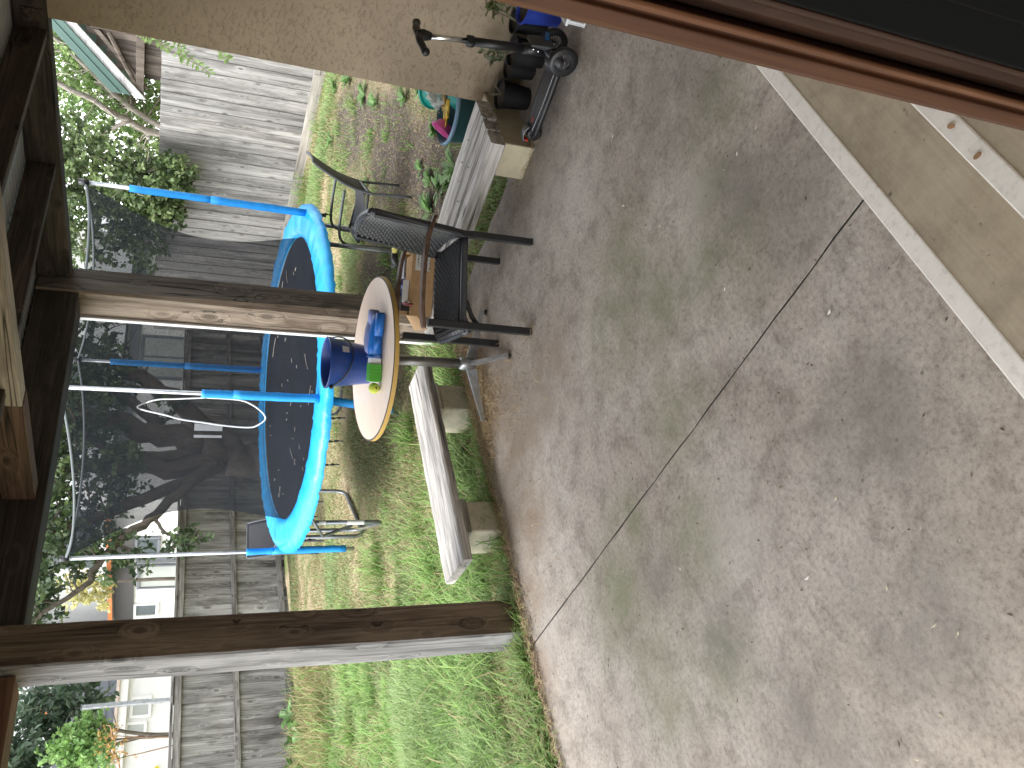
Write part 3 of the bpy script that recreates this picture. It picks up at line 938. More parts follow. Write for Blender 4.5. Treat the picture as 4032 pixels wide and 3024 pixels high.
for i in range(NS):
    a = 2 * math.pi * i / NS
    sag = .5 + .5 * math.sin(a * 3 + 1.0)
    for j, (r, z) in enumerate(prof):
        dz = z + .006 * wob[i] * (j / 8) + (.010 * wob2[i] * (1 if j > 1 else 0)) * (.4 + .6 * (j in (2, 3, 4, 5)))
        if j >= 7:
            dz += .010 * wob[(i * 2) % NS]
        pv.append(tp(r + .006 * wob2[(i * 3) % NS] * (j > 5), a, dz))
m_ = len(prof)
for i in range(NS):
    for j in range(m_ - 1):
        pf.append((i * m_ + j, ((i + 1) % NS) * m_ + j, ((i + 1) % NS) * m_ + j + 1, i * m_ + j + 1))
mesh_obj('pad', pv, pf, PADM, tr, True)
rim = MB().tube([tp(1.69, 2 * math.pi * i / 72, -.028) for i in range(72)], .021, 10, closed=True)
rim.build('rim', STEEL, tr, smooth=True)
# dangling ties
tie = MB()
for a in (-2.75, -2.62, -1.15, -2.5, 2.9):
    p = tp(1.70, a, -.04)
    pts = [p + Vector((math.sin(k * 1.3 + a) * .006, math.cos(k + a) * .006, -.026 * k)) for k in range(6)]
    tie.tube(pts, [.006, .012, .004, .013, .005, .010], 6)
tag(tie.build('tie', BLACK_PL, tr), kind='stuff')
# U shaped legs
def uleg(a0, a1):
    p0, p1 = tp(1.60, a0, -.03), tp(1.60, a1, -.03)
    g0 = Vector((p0.x, p0.y, -.02)); g1 = Vector((p1.x, p1.y, -.02))
    d = (g1 - g0).normalized()
    pts = [p0, g0 + Vector((0, 0, .12)), g0 + Vector((0, 0, .04)) + d * .025, g0 + d * .10, g1 - d * .10, g1 + Vector((0, 0, .04)) - d * .025, g1 + Vector((0, 0, .12)), p1]
    b = MB().tube(pts, .021, 10)
    o = b.build('leg', STEEL_DK, tr, smooth=True)
    return o
aL = math.atan2(6.57 - TC.y, 4.26 - TC.x)
aR = math.atan2(4.91 - TC.y, 6.02 - TC.x)
l1 = uleg(aL, aL - .72)
uleg(aR, aR + .75)
uleg(.35, 1.1)
uleg(1.75, 2.5)
st_ = MB().tube([tp(1.60, aL, -.50), tp(1.64, aL, -.5)], .001, 4)
# brace at the left leg and white sticker on it
p0 = tp(1.60, aL, -.03)
MB().tube([(p0.x - .02, p0.y + .02, .27), tp(1.66, aL + .0, -.3) + Vector((-.02, .10, .08)), tp(1.69, aL + .17, -.03)], .016, 8).build('brace', STEEL_DK, tr, smooth=True)
lb = MB().tube([(p0.x, p0.y, .165), (p0.x, p0.y, .325)], .0222, 16, cap=False)
lb.build('sticker', WHITE_T, l1, smooth=True)
lb = MB().tube([(p0.x, p0.y, .52), (p0.x, p0.y, .585)], .0222, 16, cap=False)
lb.build('sticker', WHITE_T, l1, smooth=True)
# enclosure poles with foam sleeves
POLES = {}
def pole(key, base, top, r, s0, s1, low=None, split=None):
    base, top = Vector(base), Vector(top)
    POLES[key] = (base, top)
    at = lambda z: base + (top - base) * ((z - base.z) / (top.z - base.z))
    pts = ([Vector(low)] if low else []) + [base + Vector((0, 0, -.05)) if not low else base, base + (top - base) * .3, top]
    o = MB().tube(pts, r, 10).build('pole', STEEL, tr, smooth=True)
    for (a, b, rr) in ([(s0, s1, .033)] if split is None else [(s0, split + .02, .036), (split, s1, .033)]):
        bb = MB()
        n = 10
        q = [at(a + (b - a) * i / n) + Vector((random.uniform(-.002, .002), random.uniform(-.002, .002), 0)) for i in range(n + 1)]
        bb.tube(q, [rr + random.uniform(-.002, .002) for _ in q], 12)
        bb.build('foam_sleeve', BLUE_SL, o, smooth=True)
    MB().tube([top + Vector((0, 0, -.05)), top + Vector((0, 0, .03))], .027, 10).build('cap', BLACK_PL, o, smooth=True)
    return o
pole('near', (4.63, 5.28, .70), (4.63, 5.28, 2.70), .017, .74, 1.68, low=(4.60, 5.40, .05), split=1.42)
nlow = MB().tube([(4.61, 5.36, .12), (4.625, 5.29, .68)], .036, 12)
nlow.build('foam_sleeve', BLUE_SL, tr, smooth=True)
pole('right', (6.65, 4.90, .66), (6.66, 4.88, 2.71), .018, .80, 2.34, split=1.64)
pole('left', (4.53, 7.50, .10), (4.50, 7.52, 2.74), .018, .14, 1.13, split=.86)
pole('back', (6.95, 7.46, .70), (6.93, 7.44, 2.88), .018, .92, 2.54, split=1.75)
# net hung from the pole tops, waist drawn in
order = ['near', 'right', 'back', 'left']
angs = {k: math.atan2(POLES[k][1].y - TC.y, POLES[k][1].x - TC.x) for k in order}
tops = {k: POLES[k][1] + Vector((0, 0, -.02)) for k in order}
def top_pt(a):
    ks = order
    for i in range(4):
        k0, k1 = ks[i], ks[(i + 1) % 4]
        a0, a1 = angs[k0], angs[k1]
        while a1 <= a0: a1 += 2 * math.pi
        x = a
        while x < a0: x += 2 * math.pi
        if x <= a1 + 1e-9:
            # chord between two pole tops at this bearing, slight sag
            P0, P1 = tops[k0], tops[k1]
            lo, hi = 0.0, 1.0
            for _ in range(30):
                m = (lo + hi) / 2
                q = P0.lerp(P1, m)
                qa = math.atan2(q.y - TC.y, q.x - TC.x)
                while qa < a0 - 1e-6: qa += 2 * math.pi
                if qa < x: lo = m
                else: hi = m
            q = P0.lerp(P1, lo)
            q.z -= .10 * 4 * lo * (1 - lo)
            q.x += (q.x - TC.x) * .10 * 4 * lo * (1 - lo); q.y += (q.y - TC.y) * .10 * 4 * lo * (1 - lo)
            return q
    return tops['near']
def netf(u, v):
    a = angs['near'] + u * 2 * math.pi
    b = tp(1.405, a, .02)
    t = top_pt(a)
    s = .25 * v + .75 * v ** 3.2
    p = b.lerp(t, s)
    p.z = b.z + (t.z - b.z) * v
    pinch = 1 - .10 * math.sin(math.pi * min(1, v * 1.05)) ** 1.2
    p.x = TC.x + (p.x - TC.x) * pinch
    p.y = TC.y + (p.y - TC.y) * pinch
    rr = .006 * math.sin(a * 23 + v * 3) * (1 - v)
    return p + Vector((math.cos(a), math.sin(a), 0)) * rr
nb = MB().grid(netf, 128, 26, close_u=True)
nb.build('net', NET, tr, smooth=True)
bd = MB().tube([netf(i / 128, 1.0) for i in range(128)], .011, 8, closed=True)
bd.build('net_border', plain('net_binding', (.10, .115, .12), .7), tr, smooth=True)
# entry zip and its label
zp = [(4.77, 5.49, 1.63), (4.76, 5.51, 1.86), (4.75, 5.52, 2.01), (4.72, 5.57, 2.14), (4.70, 5.59, 2.11), (4.68, 5.62, 1.95), (4.66, 5.65, 1.81), (4.65, 5.67, 1.63),
      (4.64, 5.69, 1.45), (4.64, 5.70, 1.27), (4.65, 5.67, 1.20), (4.68, 5.63, 1.15), (4.71, 5.58, 1.18), (4.75, 5.53, 1.27), (4.77, 5.50, 1.38), (4.77, 5.49, 1.63)]
zt = MB().tube(smooth_path(zp, 5), .007, 6)
zt.build('entry_zip', WHITE_T, tr, smooth=True)
NETLAB = plain('grey_mesh_label', (.16, .165, .175), .8)
MB().add([(4.645, 5.675, 1.71), (4.645, 5.685, 1.49), (4.62, 5.735, 1.49), (4.62, 5.74, 1.71)], [(0, 1, 2, 3)]).build('net_label', NETLAB, tr, thick=.002)
MB().add([(4.60, 5.77, 1.71), (4.60, 5.77, 1.49), (4.59, 5.79, 1.49), (4.59, 5.795, 1.71)], [(0, 1, 2, 3)]).build('net_label', NETLAB, tr, thick=.002)
# twigs and leaves that fell on the mat
tw = MB()
r_ = random.Random(2)
for i in range(46):
    a, r = r_.uniform(0, 6.28), 1.25 * math.sqrt(r_.random())
    p = tp(r, a, 0); p.z = bedf(a / 6.2832, r / 1.43).z + .006
    l = r_.uniform(.008, .03) if i > 5 else r_.uniform(.09, .16)
    d = Vector((math.cos(i * 1.7), math.sin(i * 1.7), 0)) * l
    tw.tube([p - d, p + d * .1 + Vector((0, 0, .003)), p + d], .006 if i > 5 else .005, 5)
tag(tw.build('twig_litter', plain('bleached_twig', (.42, .38, .33), .9, var=.4)), 'small pale twigs and dead leaves scattered on the trampoline mat', 'twigs', kind='stuff')

# ================================================================== ROUND TABLE
tb = thing('round_table', (3.57, 3.66, 0), 'round laminate cafe table with yellow edge and steel pedestal', 'table')
def lamin():
    m, t, b = new_mat('pale_laminate')
    v = coords(t, (2, 22, 2), rnd=False)
    f = noise(t, v, 2, 4)
    c = ramp(t, f, [(.3, (.70, .56, .45)), (.7, (.78, .64, .53))])
    L(t, c, b.inputs['Base Color'])
    b.inputs['Roughness'].default_value = .32
    return m
TBC = Vector((3.605, 3.705, .75))
tilt = Matrix.Rotation(math.radians(1.5), 4, Vector((.72, -.70, 0)))
MT = T(*TBC) @ tilt
TTOP = MB().lathe([(.0, -.003), (.500, -.003), (.505, 0), (.500, .0)], 96, M=MT)
b = MB().lathe([(0.0, -.030), (.513, -.030), (.517, -.026), (.517, -.003), (.510, -.0005), (0.0, -.0005)], 96, M=MT)
top = b.build('table_top', lamin(), tb, auto=40)
EDGE = plain('yellow_edge_band', (.58, .37, .10), .45, var=.08)
MB().lathe([(.5175, -.030), (.5195, -.029), (.5195, -.004), (.5175, -.003)], 96, M=MT, caps=False).build('edge_band', EDGE, top, smooth=False, auto=40)
MB().lathe([(.508, -.0009), (.514, .0006), (.5195, -.0036)], 96, M=MT, caps=False).build('dark_trim', plain('dark_trim', (.05, .03, .02), .6), top)
MB().tube([(3.58, 3.67, .13), (3.60, 3.70, .722)], .031, 16).build('pedestal', plain('scuffed_steel_grey', (.20, .195, .18), .42, metal=.75, var=.25, nscale=10), tb, smooth=True)
MB().lathe([(.034, .085), (.044, .09), (.044, .17), (.039, .178), (.034, .182)], 20, M=T(3.578, 3.668, 0)).build('hub', STEEL, tb, smooth=True)
MB().lathe([(.0, .715), (.12, .715), (.12, .722), (0, .722)], 20, M=T(3.60, 3.70, -.004)).build('top_plate', STEEL_DK, tb)
for (ex, ey) in ((3.32, 3.31), (3.87, 3.45), (3.24, 3.84), (3.87, 3.99)):
    d = Vector((ex - 3.578, ey - 3.668, 0)); l = d.length; d.normalize(); s_ = Vector((-d.y, d.x, 0))
    h = Vector((3.578, 3.668, 0))
    v = []
    for (q, zb, zt_) in ((.035, .065, .135), (l * .6, .045, .085), (l, .018, .045)):
        for (sd_, z) in ((-.011, zb), (.011, zb), (.009, zt_), (-.009, zt_)):
            v.append(h + d * q + s_ * sd_ + Vector((0, 0, z)))
    f = [(3, 2, 1, 0), (8, 9, 10, 11)] + [(i * 4 + k, i * 4 + (k + 1) % 4, (i + 1) * 4 + (k + 1) % 4, (i + 1) * 4 + k) for i in range(2) for k in range(4)]
    o = mesh_obj('foot', v, f, STEEL, tb)
    e = h + d * (l - .012)
    MB().lathe([(.017, .001), (.019, .006), (.012, .020), (.010, .03)], 12, M=T(e.x, e.y, 0)).build('glide', BLACK_PL, o, smooth=True)
def on_table(x, y, dz=0):
    """height of the slightly tilted top"""
    n = (tilt @ Vector((0, 0, 1)))
    return TBC.z - (n.x * (x - TBC.x) + n.y * (y - TBC.y)) / n.z + dz

# bucket
bx_, by_ = 3.605, 3.765
MBK = T(bx_, by_, on_table(bx_, by_)) @ tilt @ Matrix.Scale(1.06, 4)
bk = thing('bucket', (bx_, by_, .75), 'dark blue plastic bucket with black handle on the round table', 'bucket')
NAVY = plain('navy_plastic', (.010, .044, .21), .32, var=.15, nscale=5)
b = MB().lathe([(.0, .004), (.106, .004), (.108, 0.0), (.112, .004), (.146, .245), (.152, .248), (.153, .26), (.148, .263), (.142, .258), (.108, .012), (0, .012)], 48, M=MBK)
bo = b.build('body', NAVY, bk, auto=35)
hp = []
for i in range(17):
    t = math.pi * i / 16
    hp.append(MBK @ (rot('Z', -20) @ Vector((math.cos(t) * .154, -math.sin(t) * .157, .235 - math.sin(t) * .10))))
MB().tube(hp, .0045, 8).build('handle', BLACK_PL, bk, smooth=True)
for s_ in (1, -1):
    q = MBK @ (rot('Z', -20) @ Vector((s_ * .151, 0, .233)))
    MB().lathe([(.0, -.012), (.013, -.012), (.013, .012), (0, .012)], 14, M=T(*q) @ rot('Z', -20) @ rot('Y', 90)).build('handle_lug', BLACK_PL, bk)
sv = []
for (a, z) in ((-150, .150), (-132, .150), (-132, .190), (-150, .190)):
    r = .1115 + (z / .245) * .0345 + .002
    sv.append(MBK @ Vector((r * math.cos(math.radians(a)) + 0, r * math.sin(math.radians(a)), z)))
sv2 = [MBK @ (rot('Z', 45) @ (MBK.inverted() @ p)) for p in sv]
MB().add(sv2, [(0, 1, 2, 3)]).build('price_sticker', PAPER, bk, thick=.001)

# ---- toys on the table (axis runs roughly along the view's horizontal)
def path_tube(name, pts, radii, mat, parent, n=14, sq=1.0):
    return MB().tube(pts, radii, n).build(name, mat, parent, smooth=True)
ax = Vector((.72, -.70, 0)).normalized()      # towards the right of the view
ay = Vector((-.70, -.72, 0)).normalized()     # towards the camera
o0 = Vector((3.555, 3.50, 0))
def tpt(a, c, h):
    p = o0 + ax * a + ay * c
    return Vector((p.x, p.y, on_table(p.x, p.y) + h))
t1 = thing('toy_blaster', tuple(o0 + Vector((0, 0, .75))), 'blue white and green plastic toy blaster lying on the round table', 'toy')
TOYB = plain('toy_blue', (.012, .14, .50), .38, var=.1)
TOYL = plain('toy_faded_blue', (.24, .28, .54), .55, var=.15)
TOYG = plain('toy_green', (.06, .33, .022), .42, var=.08)
bdy = path_tube('barrel', [tpt(-.09, .05, .042), tpt(-.03, .05, .043), tpt(.05, .05, .043), tpt(.11, .052, .038), tpt(.155, .06, .034)], [.040, .041, .042, .034, .030], TOYB, t1, 18)
path_tube('side_barrel', [tpt(.03, .085, .035), tpt(.10, .092, .033), tpt(.165, .098, .032)], [.028, .027, .029], TOYB, t1, 16)
path_tube('muzzle', [tpt(.164, .098, .032), tpt(.170, .098, .032)], [.023, .023], plain('toy_dark_blue', (.005, .04, .16), .5), t1, 16)
path_tube('fin', [tpt(-.06, .088, .045), tpt(.0, .097, .043), tpt(.05, .09, .040)], [.012, .020, .010], TOYB, t1, 10)
path_tube('collar', [tpt(-.10, .05, .043), tpt(-.092, .05, .043)], [.046, .046], TOYB, t1, 18)
def toy_box(name, a0, a1, c0, c1, h0, h1, mat):
    v = [tpt(a, c, h) for a, c, h in ((a0, c0, h0), (a1, c0, h0), (a1, c1, h0), (a0, c1, h0), (a0, c0, h1), (a1, c0, h1), (a1, c1, h1), (a0, c1, h1))]
    o = MB().add(v, [(0, 1, 2, 3), (7, 6, 5, 4), (4, 5, 1, 0), (5, 6, 2, 1), (6, 7, 3, 2), (7, 4, 0, 3)]).build(name, mat, t1, bevel=.005)
    return o
toy_box('neck', -.155, -.101, .015, .082, .006, .072, WHITE_P)
gp = toy_box('grip', -.245, -.140, .022, .095, .003, .078, TOYG)
for k in range(4):
    toy_box('rib', -.20 + .018 * k, -.192 + .018 * k, .0205, .0965, .010, .0795, TOYG)
toy_box('rack', -.25, -.156, .0, .0205, .004, .055, WHITE_P)
t2 = thing('toy_tube', tuple(tpt(.03, -.06, 0)), 'faded lilac blue plastic toy lying behind the blaster', 'toy')
path_tube('body', [tpt(-.085, -.045, .038), tpt(-.06, -.05, .044), tpt(.0, -.055, .045), tpt(.07, -.05, .044), tpt(.12, -.045, .040)], [.014, .034, .042, .040, .033], TOYL, t2, 14)
path_tube('spout', [tpt(.10, -.035, .045), tpt(.15, -.02, .045), tpt(.185, -.015, .043)], [.026, .034, .037], TOYL, t2, 8)
path_tube('opening', [tpt(.184, -.015, .043), tpt(.189, -.014, .043)], [.030, .030], plain('toy_navy', (.03, .035, .12), .6), t2, 8)
tball = thing('tennis_ball', tuple(tpt(-.285, .055, 0)), 'yellow green tennis ball beside the toy blaster', 'ball')
def felt():
    m, t, b = new_mat('tennis_felt')
    v = coords(t, rnd=False)
    f = noise(t, v, 90, 4, .7)
    L(t, ramp(t, f, [(.3, (.42, .50, .04)), (.7, (.60, .68, .10))]), b.inputs['Base Color'])
    b.inputs['Roughness'].default_value = .95
    b.inputs['Sheen Weight'].default_value = .3
    bump(t, b, f, .6, .003)
    return m
cb = tpt(-.285, .055, .0335)
MB().lathe([(max(.0, .0335 * math.sin(math.pi * i / 16)), -.0335 * math.cos(math.pi * i / 16)) for i in range(17)], 24, M=T(*cb), caps=False).build('shell', felt(), tball, smooth=True)
cam_d = (EYE - cb).normalized()
u_ = cam_d.cross(Vector((0, 0, 1))).normalized(); w_ = u_.cross(cam_d)
pr = MB()
for (pu, pw, rr) in ((-.008, .0, .0052), (-.002, -.008, .0045), (-.013, -.008, .004)):
    c_ = cam_d * .0337 + u_ * (pu + .004) + w_ * (pw - .012)
    c_ = c_.normalized() * .0339
    nn = c_.normalized(); uu = nn.orthogonal().normalized(); ww = nn.cross(uu)
    pr.add([cb + (c_ + uu * rr * math.cos(k * math.pi / 4) + ww * rr * .8 * math.sin(k * math.pi / 4)) for k in range(8)], [tuple(range(8))])
pr.build('print', BLACK_PL, tball)

# ================================================================== WICKER CHAIR
ch = thing('wicker_chair', (3.6, 3.06, 0), 'black wicker armchair with brown timber arms beside the table', 'chair')
cF = Vector((-.80, .60, 0)).normalized(); cS = Vector((cF.y, -cF.x, 0))     # forward, far side (away from the viewer)
cO = Vector((3.60, 3.058, 0))
def cp(f, s, z): return cO + cF * f + cS * s + Vector((0, 0, z))
WK = plain('black_wicker', (.050, .052, .058), .25, var=.25, nscale=120)  # lifted tone: sky sheen on black strands put partly into the colour
WKB = plain('wicker_gap_shade', (.008, .008, .009), .6, var=.2)  # darker copy of the wicker, shade between strands put into the colour
HW = .262
def sqtube(pts, w, mat, name, par, w2=None):
    o = MB().tube(pts, w * .707, 4, flat=tuple(cF + cS)).build(name, mat, par, bevel=.003, seg=1)
    return o
for s in (-HW, HW):
    sqtube([cp(.27, s, 0), cp(.265, s, .62)], .042, CHAIRBLK, 'leg', ch)
    sqtube([cp(-.262, s * .985, 0), cp(-.262, s * .985, .36), cp(-.258, s * .985, .42), cp(-.275, s * .97, .52), cp(-.318, s * .92, .93)], .038, CHAIRBLK, 'leg', ch)
    q = smooth_path([cp(-.34, s * 1.02, .585), cp(-.20, s * 1.05, .628), cp(.02, s * 1.06, .648), cp(.20, s * 1.05, .648), cp(.30, s * 1.04, .636)], 4)
    MB().add([p + cS * a * (.028 if 2 < i < len(q) - 2 else .024) + Vector((0, 0, h)) for i, p in enumerate(q) for a, h in ((-1, 0), (1, 0), (1, .022), (-1, .022))],
             [(i * 4 + k, i * 4 + (k + 1) % 4, (i + 1) * 4 + (k + 1) % 4, (i + 1) * 4 + k) for i in range(len(q) - 1) for k in range(4)] + [(3, 2, 1, 0), tuple((len(q) - 1) * 4 + k for k in range(4))]
             ).build('arm', ARMW, ch, bevel=.006, seg=2)
def seat_pt(u, v):      # u across, v front to back
    s = (-1 + 2 * u) * (HW - .025)
    f = .285 - .53 * v
    front = max(0, (.12 - v) / .12)
    return cp(f, s, .425 - .012 * math.sin(math.pi * u) * math.sin(math.pi * v) - .035 * front ** 2)
def back_pt(u, v):      # v bottom to top
    s = (-1 + 2 * u) * (HW - .012 - .018 * v)
    f = -.255 - .075 * v ** 1.15 - .030 * math.sin(math.pi * u)
    return cp(f, s, .44 + .50 * v + .012 * math.sin(math.pi * u) * v)
def woven(name, fn, nu, nv, parent, mat, nflip=1):
    """over-and-under strands as small raised tiles above a base coloured dark as gap shade"""
    base = MB().grid(fn, 18, 18)
    bo = base.build(name, WKB, parent, smooth=True, thick=.022)
    tl = MB()
    for j in range(nv):
        for i in range(nu):
            if (i + j) % 2: continue
            u0, u1, v0, v1 = (i - .12) / nu, (i + 1.12) / nu, (j + .12) / nv, (j + .88) / nv
            u0, u1 = max(0, u0), min(1, u1)
            a, b_, c, d = fn(u0, v0), fn(u1, v0), fn(u1, v1), fn(u0, v1)
            um = (u0 + u1) / 2
            e, g = fn(um, v0), fn(um, v1)
            n_ = (b_ - a).cross(d - a).normalized() * nflip
            lo, hi = n_ * .0105, n_ * .0200
            tl.add([a + lo, e + hi, b_ + lo, c + lo, g + hi, d + lo], [(0, 1, 4, 5), (1, 2, 3, 4)])
            tl.add([a - lo, e - hi, b_ - lo, c - lo, g - hi, d - lo], [(5, 4, 1, 0), (4, 3, 2, 1)])
    w = tl.build('weave', mat, bo, smooth=False)
    tag(w, kind='stuff')
    return bo
woven('seat', seat_pt, 18, 26, ch, WK, -1)
woven('backrest', back_pt, 20, 30, ch, WK, 1)
# wrapped edges and rails
def rail_t(name, pts, r):
    return MB().tube(pts, r, 8).build(name, WK, ch, smooth=True)
rail_t('edge_rail', [seat_pt(0, v / 8) + Vector((0, 0, -.012)) - cS * .012 for v in range(9)], .021)
rail_t('edge_rail', [seat_pt(1, v / 8) + Vector((0, 0, -.012)) + cS * .012 for v in range(9)], .021)
rail_t('front_rail', [seat_pt(u / 6, 0) + Vector((0, 0, -.012)) for u in range(7)], .022)
rail_t('top_rail', [back_pt(u / 8, 1.0) for u in range(9)], .020)
rail_t('side_rail', [back_pt(0, v / 8) - cS * .010 for v in range(9)], .020)
rail_t('side_rail', [back_pt(1, v / 8) + cS * .010 for v in range(9)], .020)
for s in (-HW + .02, HW - .02):
    MB().tube(smooth_path([cp(.262, s, .31), cp(.21, s, .355), cp(.12, s, .395)], 3), .014, 8).build('brace', CHAIRBLK, ch, smooth=True)

# ================================================================== SLING CHAIRS
def sling_chair(loc, ang, label):
    """local: x forward, y to the left, seat .42 high; tubular arms run into the front legs"""
    t = thing('sling_chair', loc, label, 'chair', 'stackable sling chairs')
    M = T(*loc) @ rot('Z', ang)
    P = lambda x, y, z: M @ Vector((x, y, z))
    for s in (-.27, .27):
        fr = smooth_path([P(.26, s, 0), P(.265, s, .30), P(.27, s, .50), P(.235, s, .585), P(.14, s, .615), P(-.05, s, .618), P(-.22, s * .98, .612)], 5)
        MB().tube(fr, .0125, 10).build('arm', SLINGFR, t, smooth=True)
        bl = smooth_path([P(-.24, s * .96, 0), P(-.225, s * .96, .30), P(-.225, s * .96, .40), P(-.27, s * .95, .60), P(-.36, s * .93, .80), P(-.415, s * .90, .90)], 5)
        MB().tube(bl, .0125, 10).build('leg', SLINGFR, t, smooth=True)
        MB().tube([P(-.225, s * .95, .395), P(.0, s * .93, .395), P(.24, s * .93, .425)], .012, 10).build('seat_rail', SLINGFR, t, smooth=True)
    MB().tube([P(.24, -.25, .425), P(.24, .25, .425)], .012, 10).build('cross_bar', SLINGFR, t, smooth=True)
    MB().tube([P(-.225, -.255, .385), P(-.225, .255, .385)], .012, 10).build('cross_bar', SLINGFR, t, smooth=True)
    MB().grid(lambda u, v: P(.245 - .45 * v, (-1 + 2 * u) * .25, .432 - .03 * math.sin(math.pi * v) - .012 * math.sin(math.pi * u) + (-.06 * max(0, .12 - v) / .12)), 10, 12).build('seat', SLING, t, smooth=True, thick=.004)
    def bk_(u, v):
        z = .43 + .475 * v
        x = -.235 - .05 * v - .135 * v ** 1.6
        return P(x - .02 * math.sin(math.pi * u), (-1 + 2 * u) * (.25 - .010 * v), z)
    MB().grid(bk_, 10, 12).build('backrest', SLING, t, smooth=True, thick=.004)
    MB().tube([bk_(u / 8, 1.0) for u in range(9)], .012, 10).build('top_bar', SLINGFR, t, smooth=True)
    return t
sling_chair((6.43, 4.63, 0 - .045), math.degrees(math.atan2(.93, -.37)) + 2, 'empty charcoal sling chair on the dirt right of the trampoline')
sling_chair((6.05, 9.50, 0 - .045), math.degrees(math.atan2(-.98, -.2)), 'charcoal sling chair half hidden behind the left edge of the trampoline')

# ================================================================== CARDBOARD BOX
cbx = thing('cardboard_box', (4.25, 3.60, .303), 'open brown cardboard box of odds and ends on the bench', 'box')
BA = math.radians(43)                      # front face looks at the door
MBX = T(4.255, 3.615, .304) @ rot('Z', math.degrees(BA))
bw, bd_, bh = .215, .145, .165               # half width (across the view), half depth, height
def cbox(name, x0, x1, y0, y1, z0, z1, mat, par=None, bev=.0015):
    o = MB().box(x0, x1, y0, y1, z0, z1).build(name, mat, None, bevel=bev)
    o.data.transform(MBX)
    o.parent = par or cbx
    o.matrix_parent_inverse = Matrix.Translation(-Vector(cbx.location)) if (par is None or par is cbx) else Matrix.Identity(4)
    return o
# local -x faces the camera, +y is left in the view
front = cbox('side', -bd_, -bd_ + .005, -bw, bw, 0, bh - .012, CARD)
cbox('side', bd_ - .005, bd_, -bw, bw, 0, bh, CARD)
cbox('side', -bd_ + .0055, bd_ - .0055, -bw, -bw + .005, 0, bh, CARD)
cbox('side', -bd_ + .0055, bd_ - .0055, bw - .005, bw, 0, bh - .07, CARD)
cbox('bottom', -bd_ + .006, bd_ - .006, -bw + .006, bw - .006, 0, .004, CARD_IN, bev=0)
def cquad(name, pts, mat, par=None, th_=.005):
    o = MB().add([MBX @ Vector(p_) for p_ in pts], [(0, 1, 2, 3)]).build(name, mat, cbx, thick=th_)
    return o
cquad('flap', [(-bd_ + .004, bw, bh - .07), (bd_ - .004, bw, bh - .07), (bd_ - .03, bw + .10, bh - .13), (-bd_, bw + .085, bh - .145)], CARD)
cquad('flap', [(-bd_ - .002, -bw + .02, bh - .010), (-bd_ - .002, bw - .09, bh - .010), (-bd_ + .05, bw - .12, bh + .012), (-bd_ + .06, -bw + .05, bh + .014)], CARD)
plo = cquad('shipping_label', [(-bd_ - .002, -bw + .012, bh - .03), (-bd_ - .002, -bw + .125, bh - .03), (-bd_ - .002, -bw + .125, .035), (-bd_ - .002, -bw + .012, .035)], PAPER, th_=.001)
scr = MB()
r_ = random.Random(9)
for k in range(5):
    y, z = -bw + .03 + .004 * k, bh - .05 - .02 * k
    for q in range(7):
        scr.box(-bd_ - .0036, -bd_ - .0031, y + q * .0105, y + q * .0105 + r_.uniform(.004, .008), z + r_.uniform(-.003, .003), z + .004 + r_.uniform(0, .005), M=MBX)
tag(scr.build('scribble', plain('ink', (.10, .10, .11), .7), plo), kind='stuff')
# what sticks out of the box
def item(name, label, cat, builder, mat):
    b = MB(); builder(b)
    xs_ = [v[0] for v in b.v]; ys_ = [v[1] for v in b.v]; zs_ = [v[2] for v in b.v]
    o = b.build(name, mat, bevel=.002)
    return tag(o, label, cat)
item('carton', 'small grey and red printed carton inside the cardboard box', 'carton', lambda b: b.box(-.035, .035, -.07, .07, 0, .185, MBX @ T(-.03, -.10, .006) @ rot('Z', 8)), plain('grey_carton', (.30, .32, .36), .5, var=.2, dirt=((.35, .03, .04), .9), nscale=14))
item('blue_packet', 'dark blue glossy packet inside the cardboard box', 'packet', lambda b: b.grid(lambda u, v: MBX @ Vector((-.10 + .17 * u + .02 * math.sin(9 * v), -.03 + .13 * v + .015 * math.sin(8 * u), .16 + .03 * u + .02 * math.sin(11 * u + 7 * v))), 8, 8), plain('blue_film', (.02, .05, .18), .22, var=.5, nscale=30))
item('white_card', 'white bent card leaning over the rim of the cardboard box', 'card', lambda b: b.box(-.003, .003, -.075, .075, -.02, .055, MBX @ T(-.128, .055, .15) @ rot('Y', 14)), WHITE_P)
item('red_hook', 'dark red plastic hook hanging on the cardboard box rim', 'hook', lambda b: b.tube(smooth_path([MBX @ Vector(q_) for q_ in ((.0, .13, .14), (-.06, .135, .175), (-.11, .14, .182), (-.155, .143, .166), (-.166, .145, .138))], 4), .011, 8), plain('red_plastic', (.20, .022, .018), .35))
item('black_tray', 'black plastic tray lying inside the cardboard box', 'tray', lambda b: b.box(-.06, .06, -.07, .07, 0, .17, MBX @ T(.06, .11, .006) @ rot('Z', -8)), BLACK_PL)
lp = thing('garden_loppers', (4.58, 3.50, .3), 'yellow handled garden tool standing behind the cardboard box', 'garden tool')
MB().tube([(4.585, 3.46, .03), (4.545, 3.72, .50)], .012, 8).build('shaft', BLACK_PL, lp, smooth=True)
MB().tube([(4.59, 3.40, .50), (4.575, 3.50, .515), (4.56, 3.60, .50)], [.022, .03, .018], 10).build('grip', plain('faded_yellow', (.42, .37, .10), .5), lp, smooth=True)
MB().tube([(4.56, 3.60, .50), (4.545, 3.66, .49), (4.53, 3.70, .46)], [.022, .026, .02], 10).build('head', BLACK_PL, lp, smooth=True)

